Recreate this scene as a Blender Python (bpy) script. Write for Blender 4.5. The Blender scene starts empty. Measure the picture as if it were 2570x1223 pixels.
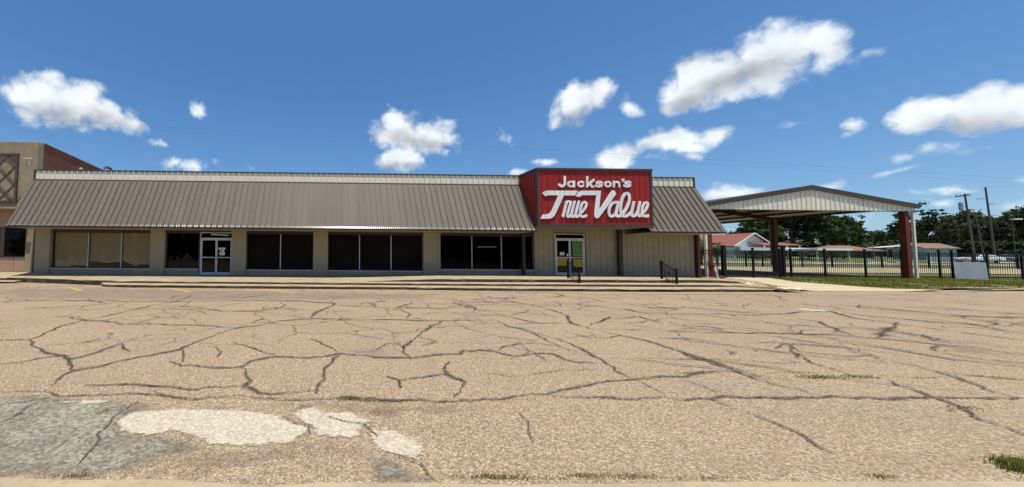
import bpy, bmesh, math, random
import numpy as np
from mathutils import Vector, Matrix, noise as mnoise

R = math.radians
scene = bpy.context.scene
COL = scene.collection

# ------------------------------------------------------------------ camera
F, CX, CY, PITCH, YAW, ROLL, EYE = 860.0, 842.45, 601.5, .047, .017, .008, 1.45
def cam_axes():
    cy, sy, cp, sp = math.cos(YAW), math.sin(YAW), math.cos(PITCH), math.sin(PITCH)
    right = Vector((cy, -sy, 0)); fwd = Vector((sy*cp, cy*cp, sp)); up = right.cross(fwd)
    cr, sr = math.cos(ROLL), math.sin(ROLL)
    return right*cr + up*sr, fwd, up*cr - right*sr
RT, FW, UP = cam_axes()
cam = bpy.data.cameras.new('camera'); camo = bpy.data.objects.new('camera', cam); COL.objects.link(camo)
cam.sensor_fit = 'HORIZONTAL'; cam.sensor_width = 36; cam.lens = F/2570*36
cam.shift_x = .5 - CX/2570; cam.shift_y = (CY - 611.5)/2570
cam.clip_start = .05; cam.clip_end = 6000
m = Matrix((RT, UP, -FW)).transposed().to_4x4(); m.translation = (0, 0, EYE); camo.matrix_world = m
scene.camera = camo

def ray(px, py): return FW + RT*((px-CX)/F) - UP*((py-CY)/F)
def at(px, py, Y):                      # the point of the plane y = Y seen along that line
    d = ray(px, py); return Vector((0, 0, EYE)) + d*(Y/d.y)
def gnd(px, py, z=0.0):                 # the point of the level z seen along that line
    d = ray(px, py); return Vector((0, 0, EYE)) + d*((z-EYE)/d.z)
def xat(px, Y, py=640): return at(px, py, Y).x

# ------------------------------------------------------------------ sun, sky, exposure
SUN_DIR = Vector((-.07, .225, -1.0)).normalized()      # the way the light travels
sun = bpy.data.lights.new('sun', 'SUN'); suno = bpy.data.objects.new('sun', sun); COL.objects.link(suno)
sun.energy = 4.6; sun.angle = R(.53); sun.color = (1.0, .945, .82)
suno.rotation_euler = SUN_DIR.to_track_quat('-Z', 'Y').to_euler(); suno.location = (0, -20, 60)
scene.view_settings.view_transform = 'Standard'; scene.view_settings.look = 'None'
scene.cycles.transparent_max_bounces = 48; scene.cycles.max_bounces = 8
scene.view_settings.exposure = 0.37; scene.view_settings.gamma = 1.0

world = bpy.data.worlds.new('World'); scene.world = world; world.use_nodes = True
wn, wl = world.node_tree.nodes, world.node_tree.links
wn.clear()
def nd(nodes, typ, **kw):
    n = nodes.new(typ)
    for k, v in kw.items():
        if k.startswith('i_'):
            key = k[2:]; key = int(key) if key.isdigit() else key.replace('_', ' ')
            n.inputs[key].default_value = v
        else: setattr(n, k, v)
    return n
def wmath(op, a, b=None, c=None, clamp=False):
    n = nd(wn, 'ShaderNodeMath', operation=op, use_clamp=clamp)
    for i, v in enumerate((a, b, c)):
        if v is None: continue
        if isinstance(v, (int, float)): n.inputs[i].default_value = v
        else: wl.new(v, n.inputs[i])
    return n.outputs[0]
sky = nd(wn, 'ShaderNodeTexSky', sky_type='NISHITA', sun_disc=False)
sky.sun_elevation = math.asin(-SUN_DIR.z); sky.sun_rotation = math.atan2(-SUN_DIR.x, -SUN_DIR.y)
sky.air_density = 1.0; sky.dust_density = .25; sky.ozone_density = 2.2; sky.altitude = 100
SKY = .125
tc = nd(wn, 'ShaderNodeTexCoord')
# billows: the direction is stirred by noise before the cloud shapes are measured
n1 = nd(wn, 'ShaderNodeTexNoise', i_Scale=5.5, i_Detail=8.0, i_Roughness=.6); wl.new(tc.outputs['Generated'], n1.inputs['Vector'])
sb = nd(wn, 'ShaderNodeVectorMath', operation='SUBTRACT'); wl.new(n1.outputs['Color'], sb.inputs[0]); sb.inputs[1].default_value = (.5, .5, .5)
sc_ = nd(wn, 'ShaderNodeVectorMath', operation='SCALE'); wl.new(sb.outputs[0], sc_.inputs[0]); sc_.inputs['Scale'].default_value = .085
ad = nd(wn, 'ShaderNodeVectorMath', operation='ADD'); wl.new(tc.outputs['Generated'], ad.inputs[0]); wl.new(sc_.outputs[0], ad.inputs[1])
def blob(px, py, rx, ry, ang=0.0, weight=1.0):
    d = ray(px, py); L = d.length; d = d/L
    # angular radii of this patch of sky, corrected for the stretch of a wide lens
    e1 = (ray(px+rx*math.cos(ang), py+rx*math.sin(ang)).normalized() - d)
    e2 = (ray(px-ry*math.sin(ang), py+ry*math.cos(ang)).normalized() - d)
    a = e1 - d*e1.dot(d); ra = a.length; a.normalize()
    b = e2 - d*e2.dot(d); b = b - a*b.dot(a); rb = b.length; b.normalize()
    rad = a.cross(b)
    mt = Matrix((a, b, rad)).transposed()
    mp = nd(wn, 'ShaderNodeMapping', vector_type='TEXTURE')
    mp.inputs['Location'].default_value = d; mp.inputs['Rotation'].default_value = mt.to_euler(); mp.inputs['Scale'].default_value = (ra*1.12, rb*1.14, .5)
    wl.new(ad.outputs[0], mp.inputs['Vector'])
    ln = nd(wn, 'ShaderNodeVectorMath', operation='LENGTH'); wl.new(mp.outputs[0], ln.inputs[0])
    return wmath('MULTIPLY', wmath('SUBTRACT', 1.0, ln.outputs['Value']), weight)
BLOBS = [  # px, py, rx, ry, angle, weight
 (95, 245, 95, 72, 0, 1), (170, 268, 110, 70, .1, 1), (275, 298, 95, 42, .35, 1), (60, 290, 70, 35, .1, .8), (215, 235, 50, 42, 0, .9), (8, 275, 26, 30, 0, .5),
 (495, 258, 32, 38, 1.2, .42), (400, 371, 38, 18, .1, .62), (430, 408, 40, 16, 0, .6), (485, 418, 60, 26, 0, .8),
 (1005, 335, 75, 62, 0, 1), (1080, 340, 80, 55, .1, 1), (1125, 352, 50, 32, .2, .8), (965, 352, 55, 26, 0, .8), (1113, 380, 26, 16, 0, .5),
 (990, 404, 78, 34, 0, 1), (1248, 346, 28, 18, -.3, .26),
 (1440, 262, 88, 54, -.45, 1), (1505, 240, 60, 50, -.6, 1), (1590, 262, 52, 24, .4, .62), (1400, 295, 40, 34, 0, .7),
 (1790, 190, 150, 84, -.35, 1), (1930, 145, 175, 90, -.22, 1), (2060, 120, 85, 66, -.3, 1), (1745, 235, 105, 58, -.25, 1), (1720, 175, 45, 40, -.5, .7), (1690, 268, 50, 28, 0, .7), (2165, 138, 50, 16, -.3, .25), (2110, 160, 60, 30, -.3, .3),
 (1560, 390, 110, 46, -.35, .95), (1670, 352, 120, 42, -.1, .95), (1800, 348, 62, 34, -.35, .75), (1740, 378, 70, 26, 0, .6), (1640, 400, 60, 22, 0, .45), (1740, 405, 38, 18, 0, .35), (1378, 407, 46, 19, 0, .75), (1300, 434, 40, 12, 0, .55),
 (2135, 325, 36, 30, -.5, .7), (2120, 345, 34, 16, 0, .5),
 (2330, 300, 120, 52, -.3, .95), (2460, 280, 150, 66, -.2, 1), (2560, 270, 90, 64, -.1, 1), (2270, 322, 50, 24, -.3, .7), (2420, 325, 160, 26, -.05, .6),
 (2340, 372, 60, 24, -.3, .45), (2270, 395, 80, 18, -.2, .42), (2390, 375, 90, 24, -.1, .3), (2550, 452, 90, 16, -.05, .42),
 (2400, 470, 120, 14, -.05, .5), (2250, 430, 90, 12, -.1, .4), (2000, 300, 80, 14, -.2, .3), (1830, 482, 100, 30, 0, .85), (1790, 492, 60, 22, 0, .8), (2090, 465, 60, 16, -.1, .5), (2310, 480, 70, 22, 0, .42), (2370, 498, 60, 16, 0, .5), (2500, 510, 80, 22, 0, .3), (2150, 560, 90, 24, 0, .3), (2200, 545, 60, 20, 0, .35), (630, 428, 30, 8, 0, .3),
]
fld = None
for b in BLOBS:
    v = blob(*b)
    fld = v if fld is None else wmath('SMOOTH_MAX', fld, v, .12)
n2 = nd(wn, 'ShaderNodeTexNoise', i_Scale=13.0, i_Detail=10.0, i_Roughness=.66); wl.new(tc.outputs['Generated'], n2.inputs['Vector'])
vp = nd(wn, 'ShaderNodeTexVoronoi', feature='F1', i_Scale=15.0, i_Detail=2.0, i_Roughness=.5); wl.new(ad.outputs[0], vp.inputs['Vector'])
puff = wmath('SUBTRACT', .80, vp.outputs['Distance'])
fld = wmath('ADD', fld, wmath('MULTIPLY', puff, .42))
dens0 = wmath('ADD', fld, wmath('MULTIPLY', wmath('SUBTRACT', n2.outputs['Fac'], .5), 1.25))
dens = nd(wn, 'ShaderNodeMapRange', interpolation_type='SMOOTHSTEP', i_1=.08, i_2=.62); wl.new(dens0, dens.inputs[0])
# greyer undersides of the thick clouds
SHADE = [(1850, 205, 150, 34, -.36), (190, 300, 130, 24, .2), (2440, 320, 150, 26, -.1), (1045, 358, 90, 18, .05), (1445, 300, 60, 22, -.3), (990, 424, 60, 12, 0), (1740, 255, 80, 24, -.3)]
sh = None
for b in SHADE:
    v = blob(*b)
    sh = v if sh is None else wmath('MAXIMUM', sh, v)
shade = nd(wn, 'ShaderNodeMapRange', interpolation_type='SMOOTHSTEP', i_1=-.5, i_2=.9); wl.new(sh, shade.inputs[0])
n3 = nd(wn, 'ShaderNodeTexNoise', i_Scale=22.0, i_Detail=6.0, i_Roughness=.55); wl.new(ad.outputs[0], n3.inputs['Vector'])
lum = wmath('ADD', wmath('MULTIPLY', n3.outputs['Fac'], .42), .60)
lum = wmath('ADD', lum, wmath('MULTIPLY', puff, .20))
lum = wmath('SUBTRACT', lum, wmath('MULTIPLY', shade.outputs[0], .36))
ccol = nd(wn, 'ShaderNodeVectorMath', operation='SCALE'); ccol.inputs[0].default_value = (.90, .955, 1.0); wl.new(lum, ccol.inputs['Scale'])
bg1 = nd(wn, 'ShaderNodeBackground'); bg1.inputs['Strength'].default_value = SKY; hs = nd(wn, 'ShaderNodeHueSaturation', i_Saturation=1.25); wl.new(sky.outputs[0], hs.inputs['Color']); gm = nd(wn, 'ShaderNodeGamma', i_Gamma=.7); wl.new(hs.outputs[0], gm.inputs['Color']); tint = nd(wn, 'ShaderNodeVectorMath', operation='MULTIPLY'); tint.inputs[1].default_value = (.76, 1.0, 1.27); wl.new(gm.outputs[0], tint.inputs[0]); wl.new(tint.outputs[0], bg1.inputs['Color'])
bg2 = nd(wn, 'ShaderNodeBackground'); bg2.inputs['Strength'].default_value = 1.0; wl.new(ccol.outputs[0], bg2.inputs['Color'])
mixw = nd(wn, 'ShaderNodeMixShader'); wl.new(wmath('MULTIPLY', dens.outputs[0], .97), mixw.inputs[0]); wl.new(bg1.outputs[0], mixw.inputs[1]); wl.new(bg2.outputs[0], mixw.inputs[2])
wout = nd(wn, 'ShaderNodeOutputWorld'); wl.new(mixw.outputs[0], wout.inputs['Surface'])
world.cycles.sampling_method = 'MANUAL'; world.cycles.sample_map_resolution = 512

# ------------------------------------------------------------------ helpers
class MB:
    def __init__(s): s.v = []; s.f = []; s.m = []; s.uv = {}
    def add(s, verts, faces, mi=0):
        o = len(s.v); s.v += [tuple(v) for v in verts]
        for f in faces: s.f.append(tuple(i+o for i in f)); s.m.append(mi)
        return s
    def box(s, x0, x1, y0, y1, z0, z1, mi=0):
        x0, x1 = sorted((x0, x1)); y0, y1 = sorted((y0, y1)); z0, z1 = sorted((z0, z1))
        return s.add([(x0,y0,z0),(x1,y0,z0),(x1,y1,z0),(x0,y1,z0),(x0,y0,z1),(x1,y0,z1),(x1,y1,z1),(x0,y1,z1)],
              [(0,3,2,1),(4,5,6,7),(0,1,5,4),(1,2,6,5),(2,3,7,6),(3,0,4,7)], mi)
    def bar(s, p, q, w, h=None, mi=0, upv=(0, 0, 1)):
        p, q = Vector(p), Vector(q); h = w if h is None else h
        d = (q-p).normalized(); u = Vector(upv)
        if abs(d.dot(u)) > .98: u = Vector((0, 1, 0))
        a = d.cross(u).normalized()*w/2; b = a.cross(d).normalized()*h/2
        vs = [p-a-b, p+a-b, p+a+b, p-a+b, q-a-b, q+a-b, q+a+b, q-a+b]
        return s.add(vs, [(0,1,2,3),(7,6,5,4),(0,4,5,1),(1,5,6,2),(2,6,7,3),(3,7,4,0)], mi)
    def tube(s, pts, r, n=8, mi=0, cap=True):
        pts = [Vector(p) for p in pts]; rs = r if isinstance(r, (list, tuple)) else [r]*len(pts)
        o = len(s.v)
        for i, p in enumerate(pts):
            d = (pts[min(i+1, len(pts)-1)] - pts[max(i-1, 0)]).normalized()
            u = Vector((0, 0, 1)) if abs(d.z) < .95 else Vector((0, 1, 0))
            a = d.cross(u).normalized(); b = a.cross(d)
            for k in range(n):
                t = 2*math.pi*k/n; s.v.append(tuple(p + (a*math.cos(t) + b*math.sin(t))*rs[i]))
        for i in range(len(pts)-1):
            for k in range(n):
                s.f.append((o+i*n+k, o+i*n+(k+1)%n, o+(i+1)*n+(k+1)%n, o+(i+1)*n+k)); s.m.append(mi)
        if cap:
            s.f.append(tuple(o+k for k in range(n))[::-1]); s.m.append(mi)
            s.f.append(tuple(o+(len(pts)-1)*n+k for k in range(n))); s.m.append(mi)
        return s
    def build(s, name, mats, parent=None, smooth=False, bevel=0.0):
        me = bpy.data.meshes.new(name)
        off = Vector((0, 0, 0)); p = parent
        while p is not None: off += p.location; p = p.parent
        me.from_pydata([tuple(Vector(v)-off) for v in s.v] if parent else s.v, [], s.f)
        for mt in (mats if isinstance(mats, (list, tuple)) else [mats]): me.materials.append(mt)
        if any(s.m): me.polygons.foreach_set('material_index', s.m)
        if smooth: me.polygons.foreach_set('use_smooth', [True]*len(me.polygons))
        me.validate(); me.update()
        o = bpy.data.objects.new(name, me); COL.objects.link(o)
        if parent: o.parent = parent
        if bevel:
            b = o.modifiers.new('bevel', 'BEVEL'); b.width = bevel; b.segments = 2; b.limit_method = 'ANGLE'
        return o
def tag(o, label=None, cat=None, group=None, kind=None):
    if label: o['label'] = label
    if cat: o['category'] = cat
    if group: o['group'] = group
    if kind: o['kind'] = kind
    return o
def thing(name, label, cat, loc=(0, 0, 0), group=None):
    o = bpy.data.objects.new(name, None); COL.objects.link(o); o.location = loc; o.empty_display_size = .3
    return tag(o, label, cat, group)
def struct(mb, name, mats, smooth=False):
    o = mb.build(name, mats, None, smooth); o['kind'] = 'structure'; return o
def copy_tree(o, parent=None):
    c = o.copy(); COL.objects.link(c); c.parent = parent
    for ch in list(o.children): copy_tree(ch, c)
    return c

# ------------------------------------------------------------------ materials
def mat(name, c1, c2=None, scale=3.0, rough=.7, metallic=0.0, bump=0.0, bscale=None, detail=5.0, stretch=(1, 1, 1), lo=.35, hi=.65, c3=None, s3=40.0, spec=.5, nrough=.6, amt3=.5, lo3=.55, hi3=.7):
    m = bpy.data.materials.new(name); m.use_nodes = True
    N, L = m.node_tree.nodes, m.node_tree.links
    b = N['Principled BSDF']; b.inputs['Roughness'].default_value = rough; b.inputs['Metallic'].default_value = metallic
    b.inputs['Specular IOR Level'].default_value = spec
    t = nd(N, 'ShaderNodeTexCoord'); mp = nd(N, 'ShaderNodeMapping'); mp.inputs['Scale'].default_value = stretch
    L.new(t.outputs['Object'], mp.inputs['Vector'])
    if c2 is None: c2 = tuple(x*.82 for x in c1)
    n = nd(N, 'ShaderNodeTexNoise', i_Scale=scale, i_Detail=detail, i_Roughness=nrough); L.new(mp.outputs[0], n.inputs['Vector'])
    r = nd(N, 'ShaderNodeMapRange', i_1=lo, i_2=hi); L.new(n.outputs['Fac'], r.inputs[0])
    x = nd(N, 'ShaderNodeMix', data_type='RGBA'); x.inputs[6].default_value = (*c1, 1); x.inputs[7].default_value = (*c2, 1); L.new(r.outputs[0], x.inputs[0])
    out = x.outputs[2]
    if c3 is not None:
        n_ = nd(N, 'ShaderNodeTexNoise', i_Scale=s3, i_Detail=4.0, i_Roughness=.65); L.new(mp.outputs[0], n_.inputs['Vector'])
        r_ = nd(N, 'ShaderNodeMapRange', i_1=lo3, i_2=hi3, i_4=amt3); L.new(n_.outputs['Fac'], r_.inputs[0])
        y = nd(N, 'ShaderNodeMix', data_type='RGBA'); y.inputs[7].default_value = (*c3, 1); L.new(r_.outputs[0], y.inputs[0]); L.new(out, y.inputs[6]); out = y.outputs[2]
    L.new(out, b.inputs['Base Color'])
    if bump:
        nb = nd(N, 'ShaderNodeTexNoise', i_Scale=bscale or scale*4, i_Detail=5.0); L.new(mp.outputs[0], nb.inputs['Vector'])
        bp = nd(N, 'ShaderNodeBump', i_Strength=bump, i_Distance=.02); L.new(nb.outputs['Fac'], bp.inputs['Height']); L.new(bp.outputs[0], b.inputs['Normal'])
    return m
M = {}
M['cream'] = mat('cream_metal', (.80, .77, .63), (.72, .69, .56), 1.2, .45, c3=(.50, .455, .34), s3=3, amt3=.5, stretch=(2, 2, .3))
M['tan_wall'] = mat('tan_painted_wall', (.345, .31, .21), (.30, .27, .18), 1.0, .7, bump=.05, bscale=30, spec=.2, c3=(.22, .195, .135), s3=2.5, amt3=.4)
M['bronze'] = mat('bronze_metal', (.150, .130, .108), (.132, .115, .096), 1.5, .55, spec=.12, c3=(.185, .163, .14), s3=1.1, amt3=.55, stretch=(2.4, .14, .14), lo3=.45)
M['lip'] = mat('bronze_lip', (.15, .13, .108), (.13, .115, .096), 1.5, .30, spec=.32)
M['trim'] = mat('bronze_trim', (.066, .056, .043), (.054, .046, .036), 2, .5, spec=.3)
M['dark_trim'] = mat('dark_brown_trim', (.035, .024, .02), (.028, .02, .016), 2, .5)
M['red'] = mat('red_metal_panel', (.315, .024, .022), (.265, .021, .019), .8, .5, spec=.25, c3=(.22, .03, .026), s3=2.5, amt3=.55, stretch=(2.5, 2.5, .22))
M['white_letter'] = mat('weathered_white_plastic', (.86, .87, .86), (.74, .75, .75), 3, .5, c3=(.47, .45, .41), s3=4, amt3=.6, stretch=(2.2, 1, .35), lo3=.48)
M['concrete'] = mat('tan_concrete', (.375, .30, .187), (.29, .225, .14), 1.3, .9, bump=.25, bscale=25, c3=(.17, .135, .09), s3=2.6, amt3=.75, detail=8)  # tan concrete colour with random darker stains
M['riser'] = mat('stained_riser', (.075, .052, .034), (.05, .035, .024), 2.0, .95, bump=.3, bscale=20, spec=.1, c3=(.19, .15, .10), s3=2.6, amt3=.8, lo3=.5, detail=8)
M['alu'] = mat('aluminium_frame', (.50, .52, .53), (.42, .44, .45), 4, .35, metallic=.6)
M['white_frame'] = mat('white_frame', (.62, .63, .62), (.5, .52, .52), 5, .45)
M['black'] = mat('black_paint', (.010, .010, .011), (.015, .015, .017), 6, .5, spec=.15)
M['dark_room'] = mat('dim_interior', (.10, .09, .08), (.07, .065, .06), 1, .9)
M['primer'] = mat('red_oxide_steel', (.165, .040, .024), (.12, .03, .02), 2, .6, spec=.2, c3=(.08, .026, .02), s3=6, amt3=.5)
M['purlin'] = mat('brown_primer_steel', (.07, .026, .018), (.05, .02, .015), 2, .7, spec=.15)
M['galv'] = mat('galvanised_sheet', (.40, .43, .45), (.32, .35, .37), 1.2, .38, metallic=.5, stretch=(1, 1, .3))
M['liner'] = mat('roof_liner', (.55, .53, .44), (.45, .43, .36), 1.5, .5)
M['white_paint'] = mat('white_paint', (.74, .76, .74), (.64, .67, .66), 2, .5)
M['paper'] = mat('tan_paper', (.47, .385, .235), (.40, .325, .195), 1.2, .8, stretch=(1, 1, .4), c3=(.53, .45, .29), s3=.8, amt3=.6)
M['screen'] = mat('dark_solar_screen', (.008, .0075, .0055), (.005, .005, .0045), .8, .7, spec=.08)
M['yellow_card'] = mat('yellow_card', (.46, .31, .012), (.41, .275, .012), 4, .6)
M['green_card'] = mat('green_card', (.115, .29, .055), (.095, .25, .048), 3, .6)
M['ink'] = mat('black_ink', (.02, .03, .02), None, 3, .7)
M['white_card'] = mat('white_card', (.7, .7, .68), None, 3, .6)
M['cardboard'] = mat('cardboard', (.30, .17, .07), (.25, .14, .06), 2, .8)
M['beige_block'] = mat('beige_masonry', (.34, .275, .17), (.24, .19, .115), 1.2, .85, bump=.2, bscale=12, c3=(.20, .15, .10), s3=2.2, amt3=.6, detail=8)
M['brown_frame'] = mat('brown_timber', (.085, .055, .042), (.065, .043, .034), 3, .7)
M['bark'] = mat('bark', (.10, .075, .055), (.06, .045, .035), 3, .9, bump=.5, bscale=20, stretch=(1, 1, .2))
M['pole_wood'] = mat('weathered_pole', (.13, .10, .075), (.09, .07, .055), 4, .85, stretch=(3, 3, .3))
M['red_roof'] = mat('red_shingles', (.24, .075, .055), (.19, .06, .045), 2, .85, bump=.2, c3=(.14, .045, .035), s3=8, amt3=.5)
M['brown_roof'] = mat('brown_shingles', (.22, .125, .075), (.17, .095, .06), 2, .85, c3=(.12, .07, .045), s3=8, amt3=.5)
M['white_siding'] = mat('white_siding', (.66, .70, .68), (.58, .62, .60), 1, .6, stretch=(.5, .5, 6))
M['blue_siding'] = mat('pale_blue_siding', (.42, .50, .52), (.36, .44, .46), 1, .6)
M['brick_house'] = mat('brown_brick', (.17, .10, .075), (.12, .075, .06), 6, .85)
M['car_white'] = mat('white_car_paint', (.78, .79, .80), (.74, .75, .76), 1, .22)
M['car_grey'] = mat('grey_car_paint', (.23, .24, .26), (.2, .21, .23), 1, .22)
M['tyre'] = mat('rubber', (.016, .016, .016), None, 6, .85)
M['rim'] = mat('alloy', (.45, .46, .47), None, 3, .35, metallic=.8)
M['cloth_red'] = mat('red_cloth', (.24, .014, .022), None, 6, .85)
M['cloth_white'] = mat('white_cloth', (.72, .74, .75), None, 6, .85)
M['cloth_navy'] = mat('navy_cloth', (.02, .02, .07), None, 6, .85)
M['pale_stone'] = mat('pale_rubble', (.60, .53, .40), (.48, .42, .32), 5, .9, bump=.4)
M['canister'] = mat('grey_canister', (.28, .30, .33), None, 3, .45)
M['insulator'] = mat('porcelain', (.35, .36, .36), None, 3, .3)
M['orange'] = mat('orange_red_paint', (.55, .06, .03), None, 3, .6)

def brick_mat():
    m = mat('weathered_red_brick', (.24, .078, .045), (.165, .055, .036), 1.2, .9)
    N, L = m.node_tree.nodes, m.node_tree.links; b = N['Principled BSDF']
    src = b.inputs['Base Color'].links[0].from_socket
    t = nd(N, 'ShaderNodeTexCoord'); sep = nd(N, 'ShaderNodeSeparateXYZ'); L.new(t.outputs['Object'], sep.inputs[0])
    cmb = nd(N, 'ShaderNodeCombineXYZ'); L.new(sep.outputs['Y'], cmb.inputs[0]); L.new(sep.outputs['Z'], cmb.inputs[1])
    br = nd(N, 'ShaderNodeTexBrick', i_Scale=1.0); br.inputs['Color1'].default_value = (1, .95, .9, 1); br.inputs['Color2'].default_value = (.75, .72, .7, 1); br.inputs['Mortar'].default_value = (.8, .8, .78, 1)
    br.inputs['Brick Width'].default_value = .21; br.inputs['Row Height'].default_value = .075; br.inputs['Mortar Size'].default_value = .012
    L.new(cmb.outputs[0], br.inputs['Vector'])
    mu = nd(N, 'ShaderNodeMix', data_type='RGBA', blend_type='MULTIPLY'); mu.inputs[0].default_value = 1; L.new(src, mu.inputs[6]); L.new(br.outputs['Color'], mu.inputs[7])
    n = nd(N, 'ShaderNodeTexNoise', i_Scale=2.2, i_Detail=8.0, i_Roughness=.7); L.new(cmb.outputs[0], n.inputs['Vector'])
    rr = nd(N, 'ShaderNodeMapRange', i_1=.60, i_2=.72, i_4=.55); L.new(n.outputs['Fac'], rr.inputs[0])
    mx = nd(N, 'ShaderNodeMix', data_type='RGBA'); mx.inputs[7].default_value = (.36, .24, .19, 1); L.new(rr.outputs[0], mx.inputs[0]); L.new(mu.outputs[2], mx.inputs[6])
    L.new(mx.outputs[2], b.inputs['Base Color']); return m
M['brick'] = brick_mat()

def glass_mat(name, tint, gl=1.0, rough=.02):
    m = bpy.data.materials.new(name); m.use_nodes = True; N, L = m.node_tree.nodes, m.node_tree.links; N.clear()
    o = nd(N, 'ShaderNodeOutputMaterial'); tr = nd(N, 'ShaderNodeBsdfTransparent'); tr.inputs[0].default_value = (*tint, 1)
    g = nd(N, 'ShaderNodeBsdfGlossy'); g.inputs['Roughness'].default_value = rough; g.inputs['Color'].default_value = (.92, .95, 1, 1)
    fr = nd(N, 'ShaderNodeFresnel', i_IOR=1.5); mu = nd(N, 'ShaderNodeMath', operation='MULTIPLY', i_1=gl); L.new(fr.outputs[0], mu.inputs[0])
    x = nd(N, 'ShaderNodeMixShader'); L.new(mu.outputs[0], x.inputs[0]); L.new(tr.outputs[0], x.inputs[1]); L.new(g.outputs[0], x.inputs[2]); L.new(x.outputs[0], o.inputs[0]); return m
M['glass'] = glass_mat('window_glass', (.30, .32, .32), .42)
M['glass_dark'] = glass_mat('dark_window_glass', (.2, .2, .2), .12)
M['glass_clear'] = glass_mat('clear_window_glass', (.9, .9, .87), .35)
def lamp_mat():
    m = bpy.data.materials.new('lit_tube'); m.use_nodes = True; b = m.node_tree.nodes['Principled BSDF']
    b.inputs['Emission Color'].default_value = (1, .95, .85, 1); b.inputs['Emission Strength'].default_value = 1.6; return m
M['tube'] = lamp_mat()

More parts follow.
